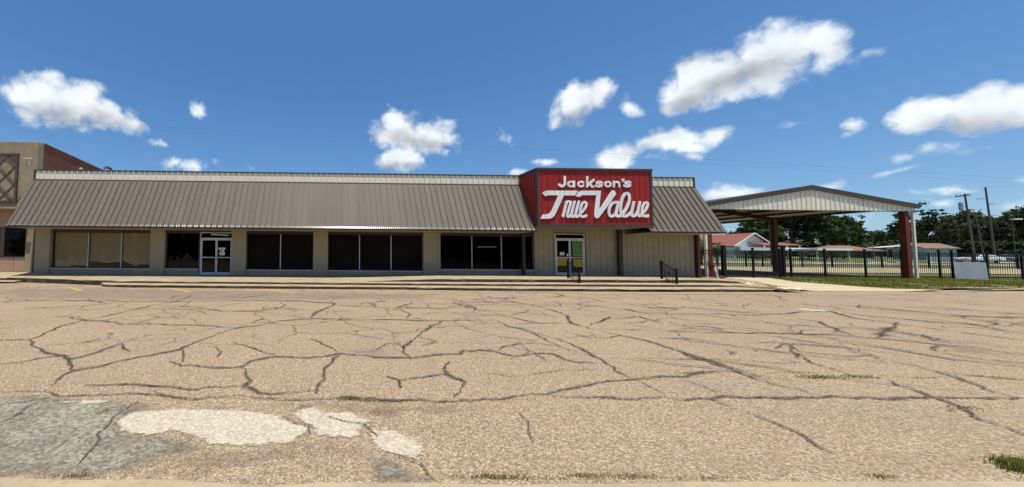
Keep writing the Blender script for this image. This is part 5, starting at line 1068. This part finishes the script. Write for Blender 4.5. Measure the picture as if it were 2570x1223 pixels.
k = MB(); x0, x1, y0_, y1_ = a.x-1, c.x, Yb-.9, Yb+4; zr = z+1.6; k.add([(x0, y0_, zr), (x1, y0_, zr), (x1, y1_, zr), (x0, y1_, zr), (x0+3.2, Yb+1.5, zr+1.15), (x1-5.2, Yb+1.5, zr+1.15), (x0, y0_, zr-.16), (x1, y0_, zr-.16), (x1, y1_, zr-.16), (x0, y1_, zr-.16)], [(0, 1, 5, 4), (1, 2, 5), (2, 3, 4, 5), (3, 0, 4), (6, 7, 1, 0), (7, 8, 2, 1), (9, 6, 0, 3), (9, 8, 7, 6)]); k.build('roof', M['brown_roof'], bt)
for x in (a.x+3, a.x+8): MB().box(x, x+1.4, Yb-.03, Yb+.02, z+.4, z+1.3).build('window', M['black'], bt)
# white flat canopy
Yc = 58.0; a, m_, c = at(1962, 640, Yc+5), at(2053, 640, Yc), at(2141, 640, Yc); z = terrain(m_.x, Yc)
ct = thing('white_canopy', 'flat white canopy on thin posts beside the white house', 'canopy', (m_.x, Yc, z)); zt = at(2100, 624, Yc).z
k = MB(); P = [(a.x-6, Yc+6.5), (a.x, Yc+3.2), (m_.x, Yc), (c.x, Yc), (c.x+.5, Yc+7), (a.x-3, Yc+10)]
k.add([(x, y, zt-.34) for x, y in P]+[(x, y, zt+.02+(.35 if i in (0, 5) else 0)) for i, (x, y) in enumerate(P)], [(5, 4, 3, 2, 1, 0), (6, 7, 8, 9, 10, 11)] + [(i, (i+1) % 6, 6+(i+1) % 6, 6+i) for i in range(6)]); k.build('roof', M['white_paint'], ct)
for x, y in ((m_.x+.3, Yc+.3), (c.x-.3, Yc+.3), (c.x-.3, Yc+6), (a.x, Yc+4)): MB().bar((x, y, terrain(x, y)-.1), (x, y, zt-.182), .13).build('post', M['white_paint'], ct)

# low white pipe rails by the lane
for i, (p, q, lab) in enumerate(((1985, 2040, 'low white pipe rail far behind the fence under the carport canopy'), (2178, 2222, 'low white pipe rail in the gap left of the blue shed'), (2246, 2282, 'low white pipe rail just left of the right carport column'), (2326, 2384, 'low white pipe rail left of the grey metal sheet'), (2505, 2575, 'low white pipe rail at the right edge of the view'))):
    Yr = 54.0; a, c = xat(p, Yr), xat(q, Yr); z = terrain(a, Yr); t = thing('pipe_rail', lab, 'rail', (a, Yr, z), 'low white pipe rails')
    zz = at((p+q)/2, 659.5, Yr).z; z = min(z, zz-.3); MB().tube([(a, Yr, zz), (c, Yr, zz)], .1, 8).build('rail', M['white_paint'], t)
    for x in (a+.3, c-.3): MB().tube([(x, Yr, z-.2), (x, Yr, zz-.08)], .06, 6).build('post', M['white_paint'], t)

# ------------------------------------------------------------------ parked cars
def car(name, label, loc, rz, paint, L=4.7, W=1.85, Hh=1.5):
    prof = [(-2.3, .42), (-2.32, .75), (-2.2, .93), (-1.55, 1.0), (-1.0, 1.02), (-.45, 1.42), (.2, 1.5), (1.1, 1.46), (1.75, 1.06), (2.15, 1.0), (2.3, .8), (2.3, .42)]
    t = thing(name, label, 'car', loc); t.rotation_euler = (0, 0, rz); s = L/4.6
    b = MB(); n = len(prof); rows = ((-1, .93), (-.9, 1.0), (.9, 1.0), (1, .93)); vs = []
    for k, (yy, sc) in enumerate(rows):
        for x, z in prof:
            inset = .82 if z > 1.1 else 1.0; vs.append((x*s*(1 if abs(yy) < 1 else .985), yy*W/2*inset, .42+(z-.42)*(sc if z > .5 else 1)))
    fs = [(k*n+i, k*n+i+1, (k+1)*n+i+1, (k+1)*n+i) for k in range(3) for i in range(n-1)] + [tuple(range(n))[::-1], tuple(range(3*n, 4*n))] + [(0, n, 2*n, 3*n, 4*n-1, 3*n-1, 2*n-1, n-1)]
    def child(mb, nm, mt, smooth=False, par=None):
        me = bpy.data.meshes.new(nm); me.from_pydata(mb.v, [], mb.f); me.materials.append(mt); me.polygons.foreach_set('use_smooth', [smooth]*len(me.polygons)); o = bpy.data.objects.new(nm, me); COL.objects.link(o); o.parent = par or t; return o
    b.add(vs, fs); o = child(b, 'body', paint, True); md = o.modifiers.new('b', 'BEVEL'); md.width = .05; md.segments = 3; md.limit_method = 'ANGLE'
    for sg in (-1, 1):
        b = MB(); y = sg*W/2*.865; b.add([(-.75*s, y+.06*sg, 1.03), (1.45*s, y+.06*sg, 1.05), (1.0*s, y-.03*sg, 1.37), (-.35*s, y-.03*sg, 1.36)], [(0, 1, 2, 3)]); child(b, 'side_window', M['black'])
    for x0, z0, x1, z1 in ((-1.02, 1.06, -.5, 1.40), (1.72, 1.10, 1.16, 1.43)):
        b = MB(); e = .03 if x0 < 0 else -.03; b.add([(x0*s-e, -.72, z0+.02), (x0*s-e, .72, z0+.02), (x1*s-e, .66, z1+.03), (x1*s-e, -.66, z1+.03)], [(0, 1, 2, 3)]); child(b, 'windscreen', M['black'])
    for x in (-1.42, 1.38):
        for sg in (-1, 1):
            b = MB(); b.tube([(x*s, sg*(W/2-.22), .33), (x*s, sg*(W/2+.01), .33)], .33, 18); w = child(b, 'wheel', M['tyre'], False)
            b = MB(); b.tube([(x*s, sg*(W/2+.0), .33), (x*s, sg*(W/2+.025), .33)], .2, 14); child(b, 'rim', M['rim'], False, w)
    for sg in (-1, 1):
        b = MB(); b.box(-2.34*s, -2.28*s, sg*.5, sg*.8, .66, .8); child(b, 'headlight', M['white_card']); b = MB(); b.box(2.27*s, 2.33*s, sg*.5, sg*.82, .72, .9); child(b, 'tail_light', M['cloth_red'])
    return t
p = at(2456, 650, 58); car('parked_car', 'white car parked beyond the grey metal sheet, bonnet catching the sun', (p.x, 58, terrain(p.x, 58)-.05), R(-15), M['car_white'])
p = at(2535, 650, 63); car('parked_car', 'dark grey car parked behind the fence at the right edge', (p.x, 63, terrain(p.x, 63)-.05), R(10), M['car_grey'])

# ------------------------------------------------------------------ poles, lamp, wires
def pole(name, label, px, Y, top_py, r=.15, lean=0.0):
    q = at(px, top_py, Y); z = terrain(q.x, Y); t = thing(name, label, 'utility pole', (q.x+lean, Y, z)); MB().tube([(q.x+lean, Y, z-.3), (q.x+lean*.5, Y, (z+q.z)/2), (q.x, Y, q.z)], [r, r*.88, r*.72], 10).build('pole', M['pole_wood'], t); return t, q
t1, q1 = pole('utility_pole', 'leaning wooden utility pole with crossarm and grey transformer can', 2421, 52, 486, .125, .9)
MB().bar(q1+Vector((-.36, .66, -.42)), q1+Vector((.20, -.38, -.28)), .12, .15).build('crossarm', M['pole_wood'], t1)
for s in (-.9, -.45, .25, .5): MB().tube([q1+Vector((s*.36, -s*.66, -.33)), q1+Vector((s*.36, -s*.66, -.05))], [.06, .04], 8).build('insulator', M['insulator'], t1)
MB().tube([q1+Vector((-.17, .32, -2.6)), q1+Vector((-.17, .32, -2.55)), q1+Vector((-.17, .32, -1.45)), q1+Vector((-.17, .32, -1.3))], [.17, .2, .2, .12], 14).build('transformer', M['canister'], t1)
MB().bar(q1+Vector((-.15, .3, -2.0)), q1+Vector((.0, 0, -2.0)), .06).build('bracket', M['trim'], t1)
t2, q2 = pole('utility_pole', 'tallest dark utility pole with side arms near the right edge', 2473, 62, 470, .145, .8)
for dz, x0, x1 in ((-2.3, -1.9, 0), (-3.3, 0, 1.9), (-5.4, -1.9, 0), (-5.5, 0, 2.2)): MB().bar(q2+Vector((x0, 0, dz)), q2+Vector((x1, .2, dz+.15)), .09).build('side_arm', M['pole_wood'], t2)
t3, q3 = pole('utility_pole', 'short pole with a small white lamp between the two taller poles', 2447, 56, 533, .09, 1.1)
MB().tube([q3+Vector((0, 0, .0)), q3+Vector((.1, 0, .12))], [.2, .1], 8).build('lamp', M['white_paint'], t3)
t4, q4 = pole('utility_pole', 'grey pole standing in front of the white house, seen under the carport', 1932, 45, 520, .16)
q = at(2551, 551, 45); p = at(2545, 600, 45); z = terrain(p.x, 45)
t = thing('street_lamp', 'slim dark street lamp with pale head at the right edge', 'street lamp', (p.x, 45, z)); MB().tube([(p.x, 45, z-.2), (p.x-.02, 45, q.z-.3), (p.x+.05, 45, q.z)], [.055, .045, .04], 8).build('post', M['trim'], t); MB().bar((p.x, 45, q.z+.02), (q.x+.6, 45, q.z+.06), .32, .16).build('lamp_head', M['white_paint'], t)
def wire(label, pts, r=.012):
    b = MB(); b.tube(pts, r, 5); tag(b.build('power_line', M['dark_trim']), label, 'power line', None)
def sag(a, c, s, n=24): return [a.lerp(c, i/n)-Vector((0, 0, s*4*(i/n)*(1-i/n))) for i in range(n+1)]
a, c = at(-500, 268, 48), at(2900, 470, 48); wire('upper thin power line crossing the sky above the store roof', sag(a, c, -.2), .007)
a, c = at(-500, 276, 49), at(2900, 482, 49); wire('lower thin power line crossing the sky above the store roof', sag(a, c, -.2), .0055)
wire('thin power line running from the crossarm pole to the left behind the carport', sag(at(2200, 512, 52), q1+Vector((0, 0, -.2)), .3), .012)
wire('thin power line from the tallest pole towards the right edge', sag(q2, at(2800, 440, 58), .3), .012)
wire('thin service wire in front of the dark trees under the carport', sag(at(1780, 566, 56), at(2350, 598, 56), .3), .012)

# ------------------------------------------------------------------ trees and bushes
def crown_mesh(seed, h, rx, rz, nclump, per, leaf, flat=1.0, ragged=.35, base=.35):
    """leaf-sized faces gathered in clumps spread through an uneven crown, with gaps"""
    rg = random.Random(seed); V = []; Fc = []; lobes = []
    for k in range(9): a = rg.uniform(0, 6.283); lobes.append((math.cos(a)*rx*rg.uniform(.2, .72), math.sin(a)*rx*rg.uniform(.2, .72), h*base+rz*rg.uniform(.25, 1.75), rx*rg.uniform(.32, .62), rz*rg.uniform(.30, .55)))
    lobes.append((0, 0, h-rz*.55, rx*.5, rz*.55)); cl = []
    while len(cl) < nclump:
        L = rg.choice(lobes); d = Vector((rg.gauss(0, 1), rg.gauss(0, 1), rg.gauss(0, 1))).normalized(); f = rg.uniform(.55, 1.05) if rg.random() < .8 else rg.uniform(.1, .6)
        c = Vector((L[0]+d.x*L[3]*f, L[1]+d.y*L[3]*f, L[2]+d.z*L[4]*f))
        if c.z < h*base*.75: continue
        cl.append(c)
    for c in cl:
        cr = rg.uniform(.5, 1.0)*ragged*rx*.5
        for _ in range(per):
            p = c + Vector((rg.gauss(0, .5)*cr, rg.gauss(0, .5)*cr, rg.gauss(0, .32)*cr*flat)); s = leaf*rg.uniform(.6, 1.3)
            n = Vector((rg.gauss(0, .7), rg.gauss(0, .7), rg.gauss(.5, .6))).normalized(); a = n.orthogonal().normalized(); a.rotate(Matrix.Rotation(rg.uniform(0, 6.28), 3, n)); b_ = n.cross(a)
            o = len(V); V += [p-a*s, p-b_*s*.55, p+a*s, p+b_*s*.55]; Fc.append((o, o+1, o+2, o+3))
    me = bpy.data.meshes.new('crown'); me.from_pydata([tuple(v) for v in V], [], Fc); return me, cl
def trunk_mesh(seed, h, cl, r=.25, base=.35):
    rg = random.Random(seed); b = MB(); top = Vector((rg.uniform(-.3, .3), rg.uniform(-.3, .3), h*.72)); b.tube([(0, 0, -.4), (0, 0, h*base*.5), tuple(top*.6), tuple(top)], [r*1.3, r, r*.7, r*.25], 9)
    for c in rg.sample(cl, min(12, len(cl))):
        s = Vector((top.x, top.y, 0))*.6 + Vector((0, 0, min(c.z*.75, h*rg.uniform(base*.7, .62)))); mid = s.lerp(c, .5)+Vector((0, 0, rg.uniform(-.2, .3))); b.tube([s, mid, c], [r*.42, r*.25, r*.07], 6)
    me = bpy.data.meshes.new('trunk'); me.from_pydata(b.v, [], b.f); me.polygons.foreach_set('use_smooth', [True]*len(me.polygons)); me.materials.append(M['bark']); return me
KIND = {}
def kind(key, seed, h, rx, rz, n, per, leaf, leafm, **kw):
    base = kw.get('base', .35); cm, cl = crown_mesh(seed, h, rx, rz, n, per, leaf, **kw); cm.materials.append(M[leafm]); KIND[key] = (cm, trunk_mesh(seed+1, h, cl, .035*h, base), h)
kind('dark', 21, 12, 5.5, 4.6, 250, 46, .34, 'leaf_dark', base=.22); kind('dark_b', 22, 12, 5.0, 4.8, 250, 46, .34, 'leaf_mid', base=.2); kind('pine', 23, 14, 4.4, 5.0, 105, 40, .30, 'leaf_dark', flat=.45, base=.3, ragged=.4)
kind('olive', 24, 11, 5.6, 4.3, 250, 46, .34, 'leaf_brown', base=.15); kind('olive_b', 25, 11, 5.2, 4.4, 240, 46, .34, 'leaf_brown', base=.12); kind('bush', 26, 2.2, 1.6, 1.0, 60, 34, .13, 'leaf_mid', base=.05, ragged=.5); kind('light', 27, 5, 1.5, 1.7, 60, 40, .16, 'leaf_light', base=.3, ragged=.45); kind('scrub', 28, 5, 3.4, 2.2, 150, 44, .26, 'leaf_shade', base=.02, ragged=.45)
def tree(key, px, top_py, Y, label, name='tree', cat='tree', width=None, rot=0, group=None):
    cm, tm, h = KIND[key]; q = at(px, top_py, Y); z = terrain(q.x, Y); t = thing(name, label, cat, (q.x, Y, z), group); s = (q.z-z)/h*1.02
    w = s if width is None else width
    for me, nm in ((cm, 'crown'), (tm, 'trunk')):
        o = bpy.data.objects.new(nm, me); COL.objects.link(o); o.parent = t; o.scale = (w, w, s); o.rotation_euler = (0, 0, rot)
    return t
G = 'trees beyond the lot'
for a in (
 ('dark', 1905, 527, 84, 'dark tree rising directly behind the white house', 0.95, .3), ('dark_b', 1985, 515, 82, 'broad green tree behind the second carport column', 0.9, 1.1), ('dark', 2065, 510, 80, 'tallest dark green tree under the carport roof, right of centre', 0.85, 2.6), ('dark_b', 2118, 545, 83, 'rounded green tree at the right end of the dark clump under the carport', 0.62, 4.0),
 ('pine', 2158, 543, 104, 'thin ragged tree with sky behind it under the carport', 0.5, .4), ('pine', 2262, 522, 92, 'sparse feathery tree left of the right carport column', 0.62, 2.0), ('pine', 2318, 512, 90, 'feathery tree standing right behind the right carport column', 0.72, 3.3),
 ('olive', 2190, 580, 112, 'low hazy tree in the gap left of the lean-to', 0.6, .5), ('olive_b', 2245, 572, 118, 'low bushy tree above the lean-to', 0.62, 1.9), ('olive', 2305, 570, 115, 'low olive tree behind the left end of the blue shed', 0.6, 3.1), ('olive_b', 2350, 574, 112, 'low green tree behind the middle of the blue shed', 0.5, 4.4), ('olive', 2385, 568, 108, 'low olive tree behind the right end of the blue shed', 0.42, 5.1),
 ('olive', 2418, 530, 84, 'large olive tree behind the leaning pole with the transformer', 0.62, 2.2), ('olive_b', 2462, 545, 80, 'dense olive tree between the tall poles and the street lamp', 0.62, .9), ('olive', 2505, 545, 78, 'olive tree left of the street lamp', 0.62, 3.9), ('olive_b', 2545, 537, 76, 'dense tree behind the street lamp', 0.62, 5.5), ('olive', 2592, 511, 74, 'tall olive tree cut by the right edge', 0.7, 1.5)):
    tree(a[0], a[1], a[2], a[3], a[4], width=a[5], rot=a[6], group=G)
tree('light', 1757, 588, 44, 'small bright green tree in the gap beside the store corner', name='small_tree', width=.85)
tree('light', 1797, 600, 47, 'small pale green shrub tree right of the left carport column', name='small_tree', width=.5, rot=2)
for a in (('bush', 1893, 641, 62, 'green bush in front of the white house porch', 1.0), ('bush', 1915, 638, 60, 'dark bush at the corner of the white house porch', 1.1), ('bush', 2030, 632, 66, 'dark bush under the white canopy, left of its corner post', 1.5), ('bush', 2075, 634, 66, 'dark bush under the white canopy, right of its corner post', 1.5), ('bush', 2115, 634, 66, 'dark bush under the right half of the white canopy', 1.5)):
    tree(a[0], a[1], a[2], a[3], a[4], name='bush', cat='bush', width=a[5], rot=a[1], group='bushes by the houses')
for i, (px, py, Y, lab) in enumerate(((2415, 612, 72, 'dark scrub just right of the blue shed'), (2450, 608, 72, 'dark scrub behind the white car'), (2490, 606, 72, 'dark scrub behind the gap between the two cars'), (2530, 606, 73, 'dark scrub behind the grey car'), (2575, 604, 72, 'dark scrub at the right edge under the tall olive tree'), (1985, 612, 80, 'dark scrub below the broad tree, left of the brown roof'), (2040, 612, 84, 'dark scrub behind the brown roof'), (2235, 622, 84, 'dark scrub behind the lean-to posts'))):
    tree('scrub', px, py, Y, lab, name='scrub', cat='scrub', width=1.25, rot=i*1.3, group='scrub along the back of the lots')
# woodland on the far side of the street, seen only mirrored in the shop windows
V, Fc = [], []; rg = random.Random(8)
for k in range(80):
    cx, cy_, hh = -70+k*1.8+rg.uniform(-2, 2), -46+rg.uniform(-6, 3), rg.uniform(6, 11)
    for _ in range(150):
        d = Vector((rg.gauss(0, 1), rg.gauss(0, 1), rg.gauss(0, 1))).normalized()*rg.uniform(.5, 1); p = Vector((cx+d.x*3.6, cy_+d.y*3, hh*.52+d.z*hh*.48)); s = rg.uniform(.5, .9); a = Vector((rg.gauss(0, 1), rg.gauss(0, 1), rg.gauss(0, 1))).normalized(); b_ = a.orthogonal(); o = len(V); V += [p-a*s, p-b_*s, p+a*s, p+b_*s]; Fc.append((o, o+1, o+2, o+3))
me = bpy.data.meshes.new('woodland'); me.from_pydata([tuple(v) for v in V], [], Fc); me.materials.append(M['leaf_dark']); o = bpy.data.objects.new('woodland', me); COL.objects.link(o); o['kind'] = 'stuff'; o['label'] = 'dark row of woodland mirrored in the shop windows'

V, Fc = [], []; rg = random.Random(18)
for k in range(150):
    px = rg.uniform(1780, 2680); Y = rg.uniform(112, 135); q = at(px, 640, Y); z = terrain(q.x, Y); hh = rg.uniform(5.0, 8.5)
    for _ in range(120):
        d = Vector((rg.gauss(0, 1), rg.gauss(0, 1), rg.gauss(0, 1))).normalized()*rg.uniform(.5, 1.05); p = Vector((q.x+d.x*4, Y+d.y*4, z+hh*.45+d.z*hh*.5)); sz = rg.uniform(.3, .6); a = Vector((rg.gauss(0, 1), rg.gauss(0, 1), rg.gauss(0, 1))).normalized(); b_ = a.orthogonal(); o = len(V); V += [p-a*sz, p-b_*sz*.6, p+a*sz, p+b_*sz*.6]; Fc.append((o, o+1, o+2, o+3))
me = bpy.data.meshes.new('far_woodland'); me.from_pydata([tuple(v) for v in V], [], Fc); me.materials.append(M['leaf_brown']); o = bpy.data.objects.new('far_woodland', me); COL.objects.link(o); o['kind'] = 'stuff'; o['label'] = 'continuous dark woodland closing the view behind the houses'

# ------------------------------------------------------------------ grass and weeds
def blades(name, spots, mt, label, wk=1.0):
    """spots: x, y, z, height"""
    rg = random.Random(4); V, Fc = [], []
    for x, y, z, hh in spots:
        a = rg.uniform(0, 6.28); w = rg.uniform(.003, .006)*wk; l = rg.uniform(.15, .8)*hh; d = Vector((math.cos(a), math.sin(a), 0)); n = Vector((-d.y, d.x, 0)); p = Vector((x, y, z)); m1 = p+d*l*.35+Vector((0, 0, hh*.6)); e = p+d*l+Vector((0, 0, hh)); o = len(V)
        V += [p-n*w, p+n*w, m1-n*w*.7, m1+n*w*.7, e]; Fc += [(o, o+1, o+3, o+2), (o+2, o+3, o+4)]
    me = bpy.data.meshes.new(name); me.from_pydata([tuple(v) for v in V], [], Fc); me.materials.append(M[mt]); o = bpy.data.objects.new(name, me); COL.objects.link(o); o['kind'] = 'stuff'; o['label'] = label; return o
rg = random.Random(9); sp = []
while len(sp) < 30000:
    x = rg.uniform(20.6, 60) if rg.random() < .5 else rg.uniform(20.6, 40); y = kerb_y(x)+rg.uniform(.25, 6.2)
    if x < lerp_tab([(15.4, 28.7), (16.2, 27.2), (17.6, 26.6), (18.7, 26.0), (20.6, 26.9)], y)+rg.uniform(-.25, .35) and not (x < 22.0+(y-16)*.45 and rg.random() < .10): continue
    if mnoise.noise((x*.5, y*.8, 0)) + .35*rg.random() < -.12: continue
    sp.append((x, y, terrain(x, y), rg.uniform(.04, .12)))
blades('verge_grass', sp, 'grass', 'short green grass on the verge in front of the iron fence', 2.6)
sp = []
def tuft(px, py, n, sx, sy, h): 
    g = gnd(px, py)
    for _ in range(int(n*1.7)): sp.append((g.x+rg.gauss(0, sx), g.y+rg.gauss(0, sy*.7), 0, rg.uniform(.3, 1)*h*.45))
for px, py, n, sx, sy, h in ((876, 1002, 160, .07, .04, .07), (958, 1007, 260, .17, .035, .05), (905, 1004, 60, .12, .02, .03), (950, 1038, 90, .06, .06, .03), (2052, 948, 260, .14, .05, .06), (2150, 946, 170, .16, .04, .04), (2300, 949, 50, .2, .03, .03), (2190, 950, 40, .1, .02, .03), (1745, 938, 120, .12, .03, .05), (1680, 946, 120, .2, .03, .025), (1600, 954, 90, .25, .02, .022), (2420, 1024, 90, .1, .04, .04), (1990, 936, 60, .2, .02, .03), (680, 1002, 90, .2, .02, .03), (258, 1035, 80, .025, .05, .05), (205, 1196, 70, .05, .02, .05), (170, 1198, 60, .09, .02, .03), (1230, 1198, 160, .10, .02, .05), (1290, 1200, 110, .14, .02, .03), (1480, 1196, 120, .10, .02, .05), (1590, 1197, 110, .08, .02, .04), (2210, 1196, 70, .06, .02, .035), (1750, 1200, 60, .2, .015, .03), (1420, 1203, 80, .3, .012, .03), (2350, 948, 30, .15, .02, .025), (2480, 945, 30, .2, .02, .025), (1260, 1003, 80, .3, .02, .02), (1120, 1008, 60, .2, .02, .02), (270, 703, 60, .3, .05, .05), (560, 712, 80, .4, .1, .04)): tuft(px, py, n, sx, sy, h)
blades('weeds', sp, 'dry_grass', 'weeds and dry grass growing out of the cracks', .6)
sp = []
for _ in range(2600): sp.append((gnd(2590, 1180).x+rg.gauss(0, .075), gnd(2590, 1180).y+rg.gauss(0, .05), 0, rg.uniform(.015, .06)))
blades('grass_clump', sp, 'grass', 'dense green grass clump at the bottom right corner', .5)
